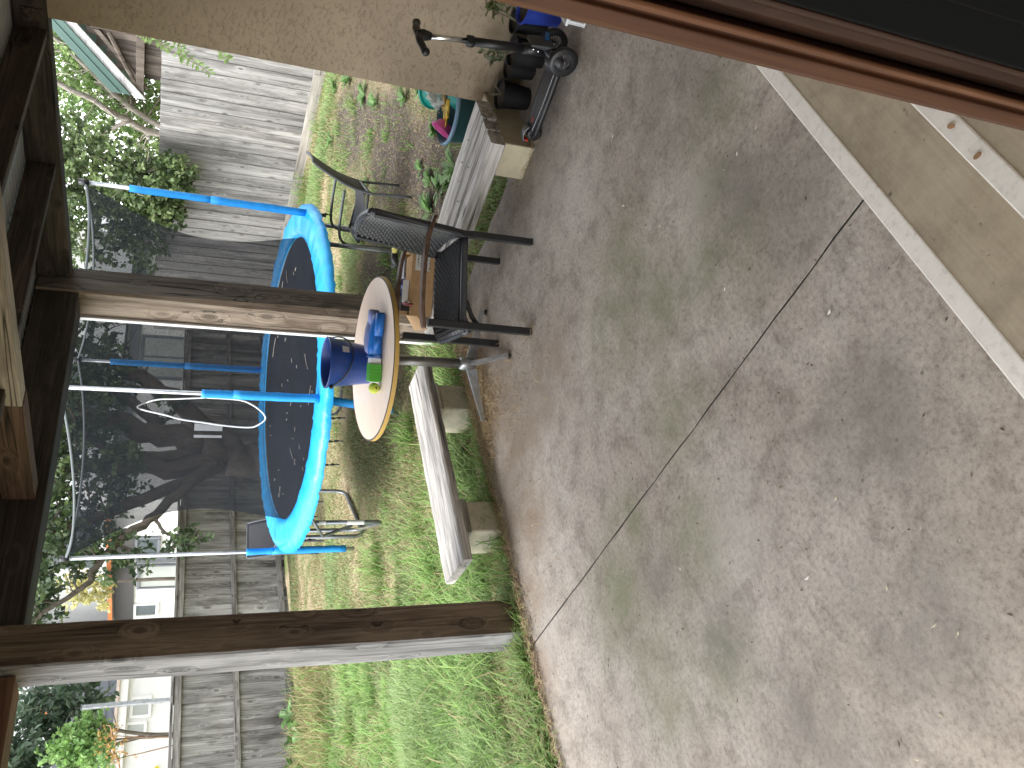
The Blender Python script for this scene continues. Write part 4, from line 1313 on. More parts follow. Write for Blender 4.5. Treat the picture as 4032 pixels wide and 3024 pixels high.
# ================================================================== SCOOTER
sc = thing('kick_scooter', (4.08, 1.95, 0), 'black three wheeled childs kick scooter parked by the wall', 'scooter')
def wheel(name, c, r, w, par):
    M = T(*c) @ rot('Y', 90)
    o = MB().lathe([(r * .62, -w / 2), (r * .9, -w / 2), (r, -w * .3), (r, w * .3), (r * .9, w / 2), (r * .62, w / 2)], 32, M=M, caps=False).build('tyre', BLACK_PL, par, smooth=True)
    rm_ = MB().lathe([(0, -w * .42), (r * .16, -w * .42), (r * .2, -w * .25), (r * .2, w * .25), (r * .16, w * .42), (0, w * .42)], 16, M=M)
    for k in range(20):
        a = k * math.pi / 10
        rm_.tube([M @ Vector((r * .15 * math.cos(a), r * .15 * math.sin(a), -w * .40)), M @ Vector((r * .64 * math.cos(a + .12), r * .64 * math.sin(a + .12), -w * .40))], .0022, 5)
    rm_.lathe([(r * .60, -w * .40), (r * .66, -w * .42), (r * .66, w * .42), (r * .60, w * .40)], 32, M=M, caps=False)
    
    rm_.build('rim', DGREY_PL, o)
    MB().lathe([(0, -w * .5), (.008, -w * .5), (.008, -w * .4), (0, -w * .4)], 10, M=M).build('axle_bolt', CHROME, o)
    return o
wheel('wheel', (3.985, 1.75, .080), .080, .034, sc)
wheel('wheel', (4.195, 1.75, .080), .080, .034, sc)
wheel('wheel', (4.08, 2.235, .045), .045, .034, sc)
# deck
dk = MB()
def deckf(u, v):
    y = 1.80 + .42 * v
    hw_ = (.055 + .012 * math.sin(math.pi * min(1, v * 1.1))) * (1 - .25 * v ** 4)
    x = 4.08 + (-1 + 2 * u) * hw_
    return (x, y, .078 + .004 * (abs(-1 + 2 * u) > .9) + .015 * max(0, .2 - v))
dk.grid(deckf, 10, 16)
dk.build('deck', DGREY_PL, sc, smooth=True, thick=.018)
for s in (-1, 1):
    MB().tube([(4.08 + s * (.064 + .010 * math.sin(math.pi * v / 10)) * (1 - .2 * (v / 10) ** 4), 1.79 + .46 * v / 10, .070 - .012 * (v / 10) ** 3) for v in range(11)], [.018] * 9 + [.017, .014], 10).build('side_rail', BLACK_PL, sc, smooth=True)
MB().tube([(4.018 - .008 * math.sin(math.pi * v / 10), 1.82 + .37 * v / 10, .0895) for v in range(11)], .0018, 6).build('grip_line', plain('light_grey_line', (.4, .41, .43), .5), sc)
MB().grid(lambda u, v: (4.08 + (-1 + 2 * u) * .028, 2.19 + .10 * v, .085 + .035 * math.sin(math.pi * (.12 + .75 * v)) - .006 * (-1 + 2 * u) ** 2), 6, 8).build('brake', plain('brushed_grey', (.20, .205, .215), .35, metal=.6), sc, smooth=True, thick=.006)
box('reflector', 4.062, 4.098, 2.276, 2.288, .072, .090, plain('red_reflector', (.5, .03, .015), .3), sc, .002)
box('badge', 4.058, 4.085, 2.135, 2.165, .0885, .0905, plain('red_badge', (.30, .03, .025), .4), sc, .001)
# front truck: curved wing over both wheels, shield, steering tube
MB().tube(smooth_path([(3.965, 1.765, .085), (3.99, 1.745, .128), (4.04, 1.735, .15), (4.09, 1.735, .155), (4.14, 1.735, .15), (4.185, 1.745, .128), (4.21, 1.765, .085)], 4), [.018] + [.026] * 23 + [.018], 10).build('front_truck', DGREY_PL, sc, smooth=True)
MB().tube([(4.04, 1.77, .10), (4.06, 1.79, .10), (4.08, 1.83, .085)], [.045, .05, .04], 10).build('neck', DGREY_PL, sc, smooth=True)
MB().add([(4.02, 1.70, .125), (4.16, 1.70, .125), (4.15, 1.715, .26), (4.03, 1.715, .26), (4.03, 1.735, .125), (4.15, 1.735, .125), (4.14, 1.735, .26), (4.04, 1.735, .26)],
         [(0, 1, 2, 3), (7, 6, 5, 4), (0, 4, 5, 1), (1, 5, 6, 2), (2, 6, 7, 3), (3, 7, 4, 0)]).build('shield', DGREY_PL, sc, bevel=.01)
MB().tube(smooth_path([(4.10, 1.70, .16), (4.16, 1.70, .145), (4.20, 1.715, .12)], 3), .012, 8).build('blue_trim', plain('bright_blue', (.01, .12, .34), .4), sc, smooth=True)
cl0, cl1 = Vector((4.085, 1.755, .14)), Vector((4.045, 1.80, .86))
at = lambda t: cl0.lerp(cl1, t)
MB().tube([at(.02), at(.20)], .030, 14).build('socket', BLACK_PL, sc, smooth=True)
MB().tube([at(.16), at(.60)], .023, 14).build('lower_tube', BLACK_PL, sc, smooth=True)
cm_ = MB().tube([at(.585), at(.63)], .030, 14).build('clamp', BLACK_PL, sc, smooth=True)
MB().tube([at(.607) + Vector((-.05, -.01, 0)), at(.607) + Vector((.05, .01, 0))], .010, 8).build('clamp_lever', BLACK_PL, cm_, smooth=True)
MB().tube([at(.60), at(.95)], .014, 14).build('upper_tube', CHROME, sc, smooth=True)
MB().tube([at(.90), at(.955), at(1.0)], [.020, .030, .026], 12).build('head', BLACK_PL, sc, smooth=True)
for s in (-1, 1):
    h0 = at(.985)
    g = MB().tube(smooth_path([h0, h0 + Vector((s * .06, 0, .005)), h0 + Vector((s * .10, .005, -.002)), h0 + Vector((s * .15, .01, -.012))], 3), [.020] * 5 + [.018] * 4 + [.019], 12)
    o = g.build('handlebar', BLACK_PL, sc, smooth=True)
    e = h0 + Vector((s * .152, .01, -.013))
    MB().lathe([(max(0, .022 * math.sin(math.pi * i / 8)), -.022 * math.cos(math.pi * i / 8)) for i in range(9)], 14, M=T(*e), caps=False).build('grip_end', BLACK_PL, o, smooth=True)
for (y, z) in ((1.735, .235), (1.74, .205)):
    MB().lathe([(0, 0), (.005, .001), (.004, .004), (0, .005)], 10, M=T(4.052, y + .012, z) @ rot('Y', -90)).build('bolt', CHROME, sc)

# ================================================================== POTS BY THE WALL
def leafy(parent, c, h, n, spread, leaf, colr, seed, stemn=3):
    r2 = np.random.default_rng(seed)
    st = MB()
    V, Fq, Cc = [], [], []
    for k in range(stemn):
        a = r2.uniform(0, 6.28)
        top_ = Vector((c[0] + math.cos(a) * spread * r2.uniform(.4, 1), c[1] + math.sin(a) * spread * r2.uniform(.4, 1), c[2] + h * r2.uniform(.6, 1)))
        mid = Vector(c).lerp(top_, .5) + Vector((0, 0, h * .12))
        pts = smooth_path([c, mid, top_], 5)
        st.tube(pts, [.004 * (1 - .6 * i / (len(pts) - 1)) for i in range(len(pts))], 5)
        for i in range(n // stemn):
            t = r2.uniform(.35, 1)
            p = pts[min(len(pts) - 1, int(t * (len(pts) - 1)))]
            d = Vector((r2.normal(), r2.normal(), r2.normal() * .5 + .2)).normalized()
            s_ = d.cross(Vector((0, 0, 1)))
            s_ = s_.normalized() if s_.length > .01 else Vector((1, 0, 0))
            l = leaf * r2.uniform(.6, 1.1)
            w = l * .28
            nn = s_.cross(d)
            b_ = len(V)
            V += [p, p + d * l * .5 + s_ * w + nn * .1 * l, p + d * l, p + d * l * .5 - s_ * w + nn * .1 * l]
            Fq.append((b_, b_ + 1, b_ + 2, b_ + 3))
            cc = np.array(colr) * r2.uniform(.7, 1.25)
            Cc += [cc] * 4
    st.build('stem', plain('stem_%d' % seed, (.16, .15, .09), .8), parent)
    raw_mesh('foliage', np.array([tuple(v) for v in V]), np.array(Fq), np.array(Cc), LEAF, parent)
def pot(loc, r, h, label, plant=None, mat=None, name='plant_pot', seed=0):
    t = thing(name, loc, label, 'pot', 'plant pots along the stucco wall')
    M = T(*loc)
    body = MB().lathe([(0, .004), (r * .74, .004), (r * .76, 0), (r * .97, h * .93), (r * 1.04, h * .935), (r * 1.05, h), (r * .98, h), (r * .94, h * .9), (0, h * .9)], 28, M=M).build('body', mat or POT_BLACK, t, auto=35)
    MB().lathe([(0, h * .905), (r * .93, h * .905)], 20, M=M, caps=False).build('soil', SOILM, t)
    if plant:
        leafy(t, (loc[0], loc[1], h * .9), *plant, seed=seed)
    return t
pot((4.445, 2.225, .0), .085, .185, 'black plant pot with dead twigs nearest the bench plinth', (.10, 6, .07, .02, (.30, .27, .18)), seed=1)
pot((4.52, 2.075, .0), .075, .16, 'low empty black pot between two taller black pots')
pot((4.455, 1.955, .0), .085, .19, 'black plant pot with a grey green succulent behind the scooter deck', (.19, 60, .17, .06, (.13, .16, .09)), seed=3)
pot((4.565, 1.83, .0), .068, .20, 'black plant pot with a leafy plant behind the scooter wheel', (.26, 70, .17, .06, (.14, .17, .06)), seed=4)
BLUEPOT = plain('cobalt_plastic', (.022, .05, .34), .4, var=.12)
bp = pot((4.45, 1.685, .0), .10, .22, 'cobalt blue plastic pot with a white price sticker', (.15, 14, .12, .045, (.12, .16, .08)), BLUEPOT, 'blue_pot', 5)
# sticker with a price, on the side that faces the door
az = math.atan2(-1.685, -4.45) + .12
def on_pot(da, z, off=.0015):
    r = .10 * (.76 + .21 * min(1, z / .205)) + off
    return Vector((4.45 + r * math.cos(az + da), 1.685 + r * math.sin(az + da), z))
sk = MB().grid(lambda u, v: on_pot(-.30 + .60 * u, .115 + .05 * v), 6, 2).build('price_sticker', PAPER, bp, thick=.001)
fc = bpy.data.curves.new('price', 'FONT')
fc.body = '10'
fc.size = .042
fc.align_x = 'CENTER'; fc.align_y = 'CENTER'
fo = bpy.data.objects.new('price', fc)
COL.objects.link(fo)
fc.materials.append(plain('black_ink', (.02, .02, .02), .6))
q = on_pot(0, .14, .0045)
nrm = Vector((math.cos(az), math.sin(az), .12)).normalized()
xax = Vector((0, 0, 1)).cross(nrm).normalized()
mw = Matrix.Translation(q) @ Matrix((xax, nrm.cross(xax), nrm)).transposed().to_4x4()
pm = bpy.data.meshes.new_from_object(fo)
bpy.data.objects.remove(fo)
pm.transform(mw)
po = bpy.data.objects.new('price', pm)
link(po, sk)
wb = thing('white_basket', (4.17, 1.5200, 0), 'white slotted plastic basket standing by the door frame', 'basket')
for (x0, x1, y0, y1) in ((4.06, 4.065, 1.4200, 1.5800), (4.27, 4.275, 1.4200, 1.5800)):
    for k in range(7):
        box('slat', x0, x1, y0 + .0235 * k, y0 + .0235 * k + .012, .012, .098, WHITE_P, wb, .001)
for (x0, x1, y0, y1) in ((4.0655, 4.2695, 1.5770, 1.5820), (4.0655, 4.2695, 1.4180, 1.4230)):
    for k in range(9):
        box('slat', x0 + .0228 * k, x0 + .0228 * k + .012, y0, y1, .012, .098, WHITE_P, wb, .001)
box('base', 4.06, 4.275, 1.4180, 1.5820, 0.001, .0115, WHITE_P, wb, .002)
for (x0, x1, y0, y1) in ((4.052, 4.068, 1.4100, 1.5900), (4.267, 4.283, 1.4100, 1.5900), (4.0685, 4.2665, 1.5720, 1.5900), (4.0685, 4.2665, 1.4100, 1.4260)):
    box('rim', x0, x1, y0, y1, .0985, .113, WHITE_P, wb, .003)

# ================================================================== TOY TUB
TEALD = plain('teal_tub', (.022, .085, .105), .4, var=.12)
TEALB = plain('bright_teal', (.0, .26, .21), .35, var=.08)
tu = thing('toy_tub', (5.0, 2.78, 0), 'dark teal plastic tub of sand toys behind the bench', 'tub')
MTU = T(5.02, 2.705, -.045) @ Matrix.Diagonal((.84, .84, 1.0, 1.0))
MB().lathe([(0, .004), (.20, .004), (.205, 0), (.245, .30), (.262, .305), (.264, .32), (.25, .325), (.236, .30), (.20, .02), (0, .02)], 40, M=MTU).build('body', TEALD, tu, auto=35)
MB().lathe([(.264, .300), (.271, .304), (.271, .322), (.262, .328)], 40, M=MTU, caps=False).build('rim', plain('pale_blue_rim', (.20, .32, .46), .45), tu, smooth=True)
hd = MB().tube(smooth_path([(4.93, 2.55, .20), (4.92, 2.54, .27), (4.97, 2.53, .285), (5.02, 2.53, .27)], 4), .013, 8)
hd.build('handle', TEALD, tu, smooth=True)
tb2 = thing('teal_bucket', (5.28, 2.68, 0), 'bright teal plastic bucket lying behind the toy tub', 'bucket')
MB2 = T(5.36, 2.72, .17) @ rot('Z', 20) @ rot('Y', 55)
MB().lathe([(0, -.16), (.13, -.16), (.165, .15), (.18, .155), (.18, .17), (.16, .172), (.125, -.145), (0, -.145)], 36, M=MB2).build('body', TEALB, tb2, auto=35)
pk = MB().lathe([(0, .0), (.060, .0), (.066, .005), (.082, .05), (.088, .052), (.088, .058), (.079, .056), (.062, .01), (0, .01)], 32, M=T(4.98, 2.79, .26) @ rot('X', -50) @ rot('Y', -25))
tag(pk.build('sand_mould', plain('pink_plastic', (.62, .10, .34), .4), auto=35), 'pink plastic sand mould heaped in the teal tub', 'toy')
yl = plain('yellow_plastic', (.60, .40, .04), .4, var=.2)
def shovel(p, q, w, label, mat):
    b = MB().tube([p, Vector(p).lerp(Vector(q), .6)], .011, 8)
    p, q = Vector(p), Vector(q)
    d = (q - p).normalized(); s_ = d.cross(Vector((0, 0, 1))).normalized(); n_ = s_.cross(d)
    m = p.lerp(q, .58)
    b.grid(lambda u, v: m + d * (q - m).length * v + s_ * w * (-1 + 2 * u) * (1 - .35 * v * v) + n_ * .02 * (-1 + 2 * u) ** 2, 6, 6)
    return tag(b.build('toy_shovel', mat, smooth=True, thick=.004), label, 'toy')
shovel((4.93, 2.58, .32), (4.95, 2.80, .265), .045, 'yellow toy shovel across the teal tub', yl)
shovel((5.06, 2.56, .35), (4.94, 2.70, .28), .045, 'yellow and black toy truck scoop in the middle of the tub', plain('dark_yellow', (.35, .23, .03), .45, var=.5, nscale=25, dirt=((.02, .02, .02), .9)))
sh = MB()
r_ = np.random.default_rng(8)
def film(u, v):
    return (5.05 + .15 * (u - .5) + .03 * math.sin(9 * v + 3 * u), 2.62 + .15 * (v - .5) + .03 * math.sin(8 * u), .34 + .10 * math.sin(math.pi * u) * math.sin(math.pi * v) + .02 * math.sin(23 * u) * math.cos(19 * v))
sh.grid(film, 22, 22)
mfilm, tfilm, bfilm = new_mat('clear_film')
bfilm.inputs['Base Color'].default_value = (.55, .56, .53, 1)
bfilm.inputs['Roughness'].default_value = .15
bfilm.inputs['Alpha'].default_value = .6
tag(sh.build('plastic_wrap', mfilm, smooth=False), 'crumpled clear plastic wrap on top of the tub of toys', 'plastic wrap')

# ================================================================== GRASS AND LITTER
def lush(x, y):
    """0 bare .. 1 thick long grass"""
    g = np.zeros_like(x)
    for cx, cy, rx_, ry_, w in ((1.2, 5.6, 2.2, 2.0, 1.0), (3.0, 4.65, 1.5, .42, .95), (2.3, 7.4, 1.9, 2.2, .95), (2.9, 9.8, 1.7, 1.7, .85), (4.3, 4.7, .7, .5, .8), (5.2, 4.9, .9, .6, .75),
                                (3.9, 6.3, 1.0, 1.0, .62), (9.8, 6.4, 2.2, .8, .7), (11.3, 7.4, .8, 3.0, .8), (4.9, 3.6, .7, .7, .55), (6.6, 3.3, 1.4, .6, .6), (7.2, 6.2, 1.4, 1.0, .6),
                                (6.0, 5.0, 1.4, .5, .6), (4.6, 8.8, 1.8, 1.5, .5), (1.9, 4.2, .5, .25, .9), (5.6, 6.6, 1.5, 1.5, .62), (8.6, 8.8, 2, 2, .5), (5.5, 11.8, 3.5, .5, .75), (2.6, 10.3, 2.0, 1.6, .6)):
        g = np.maximum(g, w * np.exp(-(((x - cx) / rx_) ** 2 + ((y - cy) / ry_) ** 2) ** 1.5))
    n = vnoise(x, y, 1.1, 21) * .6 + vnoise(x, y, 3.3, 22) * .4
    g = np.maximum(g, .30)
    return np.clip(g * (.35 + 1.2 * n) - .06, 0, 1) * (1 - .85 * dirt_mask(x, y))
def visible(x, y, m=.10):
    az = np.arctan2(y, x)
    return (az > math.atan(.515) - m) & (az < math.radians(75) + m)
def on_ground(x, y):
    on_patio = (y < 4.035) & (x < 4.32)
    house_ = (x > 4.6) & (y < 2.45)
    # inside the fences
    rear = y > 12.26 + .15 * (x - 6.5)
    side = x > 12.30 + .1525 * (y - 6.25)
    return ~(on_patio | house_ | rear | side)
def blades(name, X, Y, H, W, lean, C0, C1, mat, seed, droop=1.0, z=None):
    r = np.random.default_rng(seed)
    n = len(X)
    a = r.uniform(0, 2 * np.pi, n)
    dx, dy = np.cos(a), np.sin(a)
    sx, sy = -dy, dx
    Z0 = ground_z(X, Y) - .01 if z is None else z
    V = np.zeros((n, 7, 3)); 
    ts = [0, .38, .72, 1.0]
    for k, t in enumerate(ts):
        out = lean * H * t ** 1.8
        up = H * (t - .28 * droop * lean * t ** 3)
        w = W * (1, .85, .55, 0)[k] / 2
        cx, cy, cz = X + dx * out, Y + dy * out, Z0 + up
        if k < 3:
            V[:, 2 * k] = np.stack([cx - sx * w, cy - sy * w, cz], 1)
            V[:, 2 * k + 1] = np.stack([cx + sx * w, cy + sy * w, cz], 1)
        else:
            V[:, 6] = np.stack([cx, cy, cz], 1)
    b = np.arange(n)[:, None] * 7
    quads = np.concatenate([b + np.array([[0, 1, 3, 2]]), b + np.array([[2, 3, 5, 4]])])
    tri = b + np.array([[4, 5, 6]])
    F = np.concatenate([np.concatenate([quads[:, :3], quads[:, [0, 2, 3]]]), tri])
    Cc = np.zeros((n, 7, 3))
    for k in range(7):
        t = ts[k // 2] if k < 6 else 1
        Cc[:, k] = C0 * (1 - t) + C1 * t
    return raw_mesh(name, V.reshape(-1, 3), F, Cc.reshape(-1, 3), mat)
def scatter(n, x0, x1, y0, y1, seed):
    r = np.random.default_rng(seed)
    return r.uniform(x0, x1, n), r.uniform(y0, y1, n), r
GX, GY, r_ = scatter(1500000, .3, 13.6, 2.4, 13.6, 31)
d = np.hypot(GX, GY)
keep = visible(GX, GY) & on_ground(GX, GY)
lu = lush(GX, GY)
dens = np.clip(1.25 - d / 14, .34, 1.0) * (.10 + .90 * lu ** 1.1)
keep &= r_.random(len(GX)) < dens
GX, GY, lu, d = GX[keep], GY[keep], lu[keep], d[keep]
n = len(GX)
tall = vnoise(GX, GY, 1.7, 44)
Hh = (.030 + .135 * lu ** 1.4 * (.35 + 1.0 * tall)) * r_.uniform(.5, 1.25, n)
under = np.hypot(GX - 5.83, GY - 6.35) < 1.6
Hh[under] *= .7
front = (GY < 5.2) & (GX < 4.2)
Hh[front] *= 1.25
tone = vnoise(GX, GY, 1.4, 45) * .55 + r_.random(n) * .45
dry = np.clip(1.10 - 1.35 * lu + (r_.random(n) - .5) * 1.0 + .5 * (vnoise(GX, GY, 2.6, 46) - .45), 0, 1)
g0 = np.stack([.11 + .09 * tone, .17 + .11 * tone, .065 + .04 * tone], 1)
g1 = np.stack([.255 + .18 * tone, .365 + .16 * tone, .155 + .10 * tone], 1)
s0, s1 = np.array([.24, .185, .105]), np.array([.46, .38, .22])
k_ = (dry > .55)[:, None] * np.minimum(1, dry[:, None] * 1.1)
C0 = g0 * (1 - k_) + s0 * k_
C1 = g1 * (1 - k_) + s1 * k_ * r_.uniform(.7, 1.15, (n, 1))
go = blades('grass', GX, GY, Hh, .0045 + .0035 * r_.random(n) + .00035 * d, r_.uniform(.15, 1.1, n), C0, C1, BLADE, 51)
tag(go, 'uneven green lawn grass with straw coloured dry patches', 'grass', kind='stuff')

# long tufts: patio edge, bench, posts
TX, TY, TH = [], [], []
r_ = np.random.default_rng(77)
rt = random.Random(4)
extra = [(rt.uniform(.9, 3.6) + .1 * k / 9, rt.uniform(4.5, 10.6), rt.uniform(.06, .22), rt.randint(40, 130), rt.uniform(.13, .30)) for k in range(95)] + [(rt.uniform(6.5, 12), rt.uniform(5.2, 9.5), rt.uniform(.06, .2), rt.randint(25, 70), rt.uniform(.08, .18)) for k in range(60)] + [(rt.uniform(4.6, 8.5), rt.uniform(3.0, 5.2), rt.uniform(.04, .12), rt.randint(15, 45), rt.uniform(.06, .13)) for k in range(45)]
extra += [(rt.uniform(.5, 4.1), rt.uniform(4.06, 4.13), rt.uniform(.03, .09), rt.randint(15, 55), rt.uniform(.09, .2)) for k in range(34)]
for (cx, cy, rad, n, h) in extra + [(2.75, 4.12, .18, 150, .22), (3.15, 4.08, .15, 130, .20), (2.45, 4.05, .13, 90, .20), (2.95, 4.02, .12, 80, .17), (3.5, 4.05, .12, 60, .15), (3.95, 4.3, .15, 120, .22), (4.2, 4.35, .15, 110, .24), (1.75, 4.15, .12, 70, .15),
                            (1.5, 4.25, .2, 130, .17), (1.1, 4.3, .25, 160, .2), (2.3, 4.6, .3, 210, .26), (2.8, 4.7, .3, 230, .26), (3.3, 4.75, .3, 220, .26), (1.4, 4.9, .4, 330, .22), (.9, 5.2, .4, 330, .23), (1.9, 5.3, .5, 330, .24), (1.3, 5.9, .5, 320, .24),
                            (4.4, 2.9, .12, 60, .11), (4.42, 3.3, .15, 70, .12), (2.9, 5.6, .4, 190, .18), (2.3, 6.4, .5, 220, .2), (4.9, 4.5, .25, 120, .17), (5.4, 4.4, .3, 110, .15), (4.3, 6.4, .15, 60, .14), (6.0, 4.9, .3, 120, .14), (5.2, 3.4, .3, 110, .12),
                            (3.6, 11.3, .6, 1100, .42), (2.8, 11.0, .6, 1300, .48), (4.6, 11.6, .6, 500, .30), (2.3, 10.4, .7, 1200, .45), (3.4, 10.5, .6, 900, .38), (4.1, 11.0, .5, 500, .32), (12.1, 8.6, .25, 120, .3), (11.9, 7.2, .3, 110, .22), (12.2, 9.6, .25, 90, .25)]:
    TX.append(cx + r_.normal(0, rad, n)); TY.append(cy + r_.normal(0, rad * .7, n)); TH.append(h * r_.uniform(.45, 1.2, n))
TX, TY, TH = map(np.concatenate, (TX, TY, TH))
ok = on_ground(TX, TY) & ~((np.abs(TX - 2.02) < .11) & (np.abs(TY - 4.25) < .12))
TX, TY, TH = TX[ok], TY[ok], TH[ok]
n = len(TX)
tone = r_.random(n)
far = (TY > 9.8)
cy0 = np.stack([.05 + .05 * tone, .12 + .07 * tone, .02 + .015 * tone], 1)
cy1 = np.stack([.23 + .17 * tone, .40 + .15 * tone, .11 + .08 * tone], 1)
dryc = (r_.random(n) < np.where(far, .62, .10))[:, None]
cy0 = np.where(dryc, np.array([.26, .20, .11]), cy0); cy1 = np.where(dryc, np.array([.47, .385, .22]), cy1)
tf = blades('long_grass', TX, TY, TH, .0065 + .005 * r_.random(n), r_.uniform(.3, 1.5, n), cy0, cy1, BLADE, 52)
tag(tf, 'long arching grass tufts along the patio edge and bench', 'grass', kind='stuff')

# dry chips, dead leaves, twigs on the soil
def chips(name, X, Y, size, cols, seed, label, z=None, curl=.3):
    r = np.random.default_rng(seed)
    n = len(X)
    a = r.uniform(0, 2 * np.pi, n)
    l, w = size * r.uniform(.5, 1.4, n), size * r.uniform(.12, .5, n)
    Z0 = (ground_z(X, Y) if z is None else z) + r.uniform(.002, .014, n)
    dx, dy = np.cos(a), np.sin(a)
    t = r.uniform(-curl, curl, (4, n))
    V = np.stack([np.stack([X + dx * l, Y + dy * l, Z0 + np.abs(t[0]) * l], 1), np.stack([X - dy * w, Y + dx * w, Z0 + t[1] * w], 1),
                  np.stack([X - dx * l, Y - dy * l, Z0 + np.abs(t[2]) * l], 1), np.stack([X + dy * w, Y - dx * w, Z0 + t[3] * w], 1)], 1)
    F = np.arange(4 * n).reshape(-1, 4)
    o = raw_mesh(name, V.reshape(-1, 3), F, np.repeat(cols, 4, 0), CHIP)
    return tag(o, label, 'litter', kind='stuff')
X, Y, r_ = scatter(150000, .3, 13, 2.5, 13, 61)
keep = visible(X, Y) & on_ground(X, Y)
dm = dirt_mask(X, Y)
keep &= r_.random(len(X)) < (.18 + .8 * dm) * np.clip(1.4 - np.hypot(X, Y) / 12, .2, 1)
X, Y, dm = X[keep], Y[keep], dm[keep]
n = len(X)
pal = np.array([[.29, .235, .165], [.42, .35, .25], [.13, .108, .088], [.20, .158, .12], [.32, .20, .14], [.10, .085, .072]])
cols = pal[r_.choice(6, n, p=[.25, .2, .2, .2, .05, .1])] * r_.uniform(.7, 1.2, (n, 1))
chips('leaf_litter', X, Y, .013, cols, 62, 'brown mulch chips and dead leaves over the bare soil')
# straw and dirt swept against the patio edge
r_ = np.random.default_rng(71)
SX, SY = [], []
for (cx, cy, rx_, ry_, n) in [(3.60, 3.84, .20, .09, 2600), (3.35, 3.93, .20, .06, 2200), (3.8, 3.9, .14, .08, 900), (3.28, 3.72, .10, .10, 500), (2.9, 3.99, .45, .035, 800), (2.2, 4.0, .5, .03, 600), (1.5, 4.02, .5, .03, 500), (3.75, 3.78, .12, .08, 500), (4.22, 3.9, .07, .08, 250),
                              (4.13, 2.45, .04, .10, 200), (3.05, 3.45, .12, .12, 120), (3.2, 3.2, .25, .18, 110), (2.5, 3.6, .5, .2, 120), (3.25, 3.02, .05, .05, 60), (.9, 4.03, .4, .03, 300), (3.9, 3.4, .3, .3, 60)]:
    SX.append(cx + r_.normal(0, rx_, n)); SY.append(cy + r_.normal(0, ry_, n))
SX, SY = np.concatenate(SX), np.concatenate(SY)
n = len(SX)
pal = np.array([[.52, .40, .22], [.44, .31, .17], [.28, .19, .11], [.60, .48, .30]])
cols = pal[r_.choice(4, n)] * r_.uniform(.7, 1.15, (n, 1))
on = (SY < 4.02) & (SX < 4.30)
zz = np.where(on, .0, ground_z(SX, SY)) + r_.uniform(0, .012, n)
L_ = r_.uniform(.012, .045, n)
o = blades('straw', SX, SY, L_, .0022 + .0015 * r_.random(n), r_.uniform(1.4, 3.0, n), cols * .8, cols, CHIP, 72, droop=.9, z=zz)
tag(o, 'loose dry straw swept against the table foot and patio edge', 'straw', kind='stuff')
# specks blown over the concrete
X, Y, r_ = scatter(420, .4, 4.2, .95, 3.98, 81)
cols = np.array([[.20, .15, .10], [.50, .44, .33], [.10, .08, .06]])[r_.choice(3, len(X), p=[.45, .3, .25])]
chips('patio_litter', X, Y, .009, cols, 82, 'tiny bits of dry grass and leaf scattered over the concrete', z=np.zeros(len(X)))
X = np.array([2.06, 1.38, 2.95, 1.6, 3.3, 1.0, 2.4]); Y = np.array([1.62, 2.5, 1.9, 1.3, 1.75, 1.9, 1.25])
o = chips('pale_flake', X, Y, .012, np.tile([[.75, .72, .66]], (7, 1)), 83, 'few pale paint flakes lying on the concrete', z=np.zeros(7))

r_ = np.random.default_rng(91)
X = r_.uniform(.4, 4.35, 9000); Y = 4.04 + r_.normal(0, 1, 9000) * (.015 + .06 * vnoise(X, X * 0 + 7, 2.1, 95) ** 2) - .05 * vnoise(X, X * 0, 2.5, 92)
k2 = r_.random(9000) < vnoise(X, X * 0 + 3, 2.4, 93) ** 1.5
X, Y = X[k2], Y[k2]
cols = np.array([[.16, .11, .075], [.24, .165, .11], [.10, .075, .055], [.34, .25, .16]])[r_.choice(4, len(X))] * r_.uniform(.7, 1.2, (len(X), 1))
zz = np.where(Y < 4.03, .002, -.012)
chips('soil_crumbs', X, Y, .010, cols, 94, 'brown soil crumbs and dead leaves spilling over the patio edge', z=zz, curl=.7)
# broad leaved weeds in the dirt bed
def weed_mesh(seed, n, leaf, up):
    r = np.random.default_rng(seed)
    V, Fq, Cc = [], [], []
    for i in range(n):
        a = r.uniform(0, 2 * np.pi)
        d = np.array([math.cos(a), math.sin(a), 0]); s_ = np.array([-d[1], d[0], 0])
        l = leaf * r.uniform(.6, 1.2); w = l * r.uniform(.16, .30); lift = r.uniform(.1, up)
        base = d * .008
        p = lambda t: base + d * l * t + np.array([0, 0, l * (lift * t * 1.6 - .75 * lift * t * t * 1.3) + .01])
        b = len(V)
        V += [p(0), p(.35) + s_ * w, p(.72) + s_ * w * .8, p(1), p(.72) - s_ * w * .8, p(.35) - s_ * w, p(.38) - [0, 0, l * .05], p(.74) - [0, 0, l * .04]]
        Fq += [(b, b + 1, b + 6), (b, b + 6, b + 5), (b + 1, b + 2, b + 7), (b + 1, b + 7, b + 6), (b + 5, b + 6, b + 7), (b + 5, b + 7, b + 4), (b + 2, b + 3, b + 7), (b + 4, b + 7, b + 3)]
        c = np.array([.13, .245, .07]) * r.uniform(.6, 1.25)
        Cc += [c] * 8
    me_o = raw_mesh('weed', np.array(V), np.array(Fq), np.array(Cc), LEAF)
    me = me_o.data
    bpy.data.objects.remove(me_o)
    return me
wm = [weed_mesh(200 + k, 11 + 2 * k, .125, 1.0) for k in range(4)]
r_ = random.Random(6)
wl = 'broad leaved green weed growing in the soil between bench and fence'
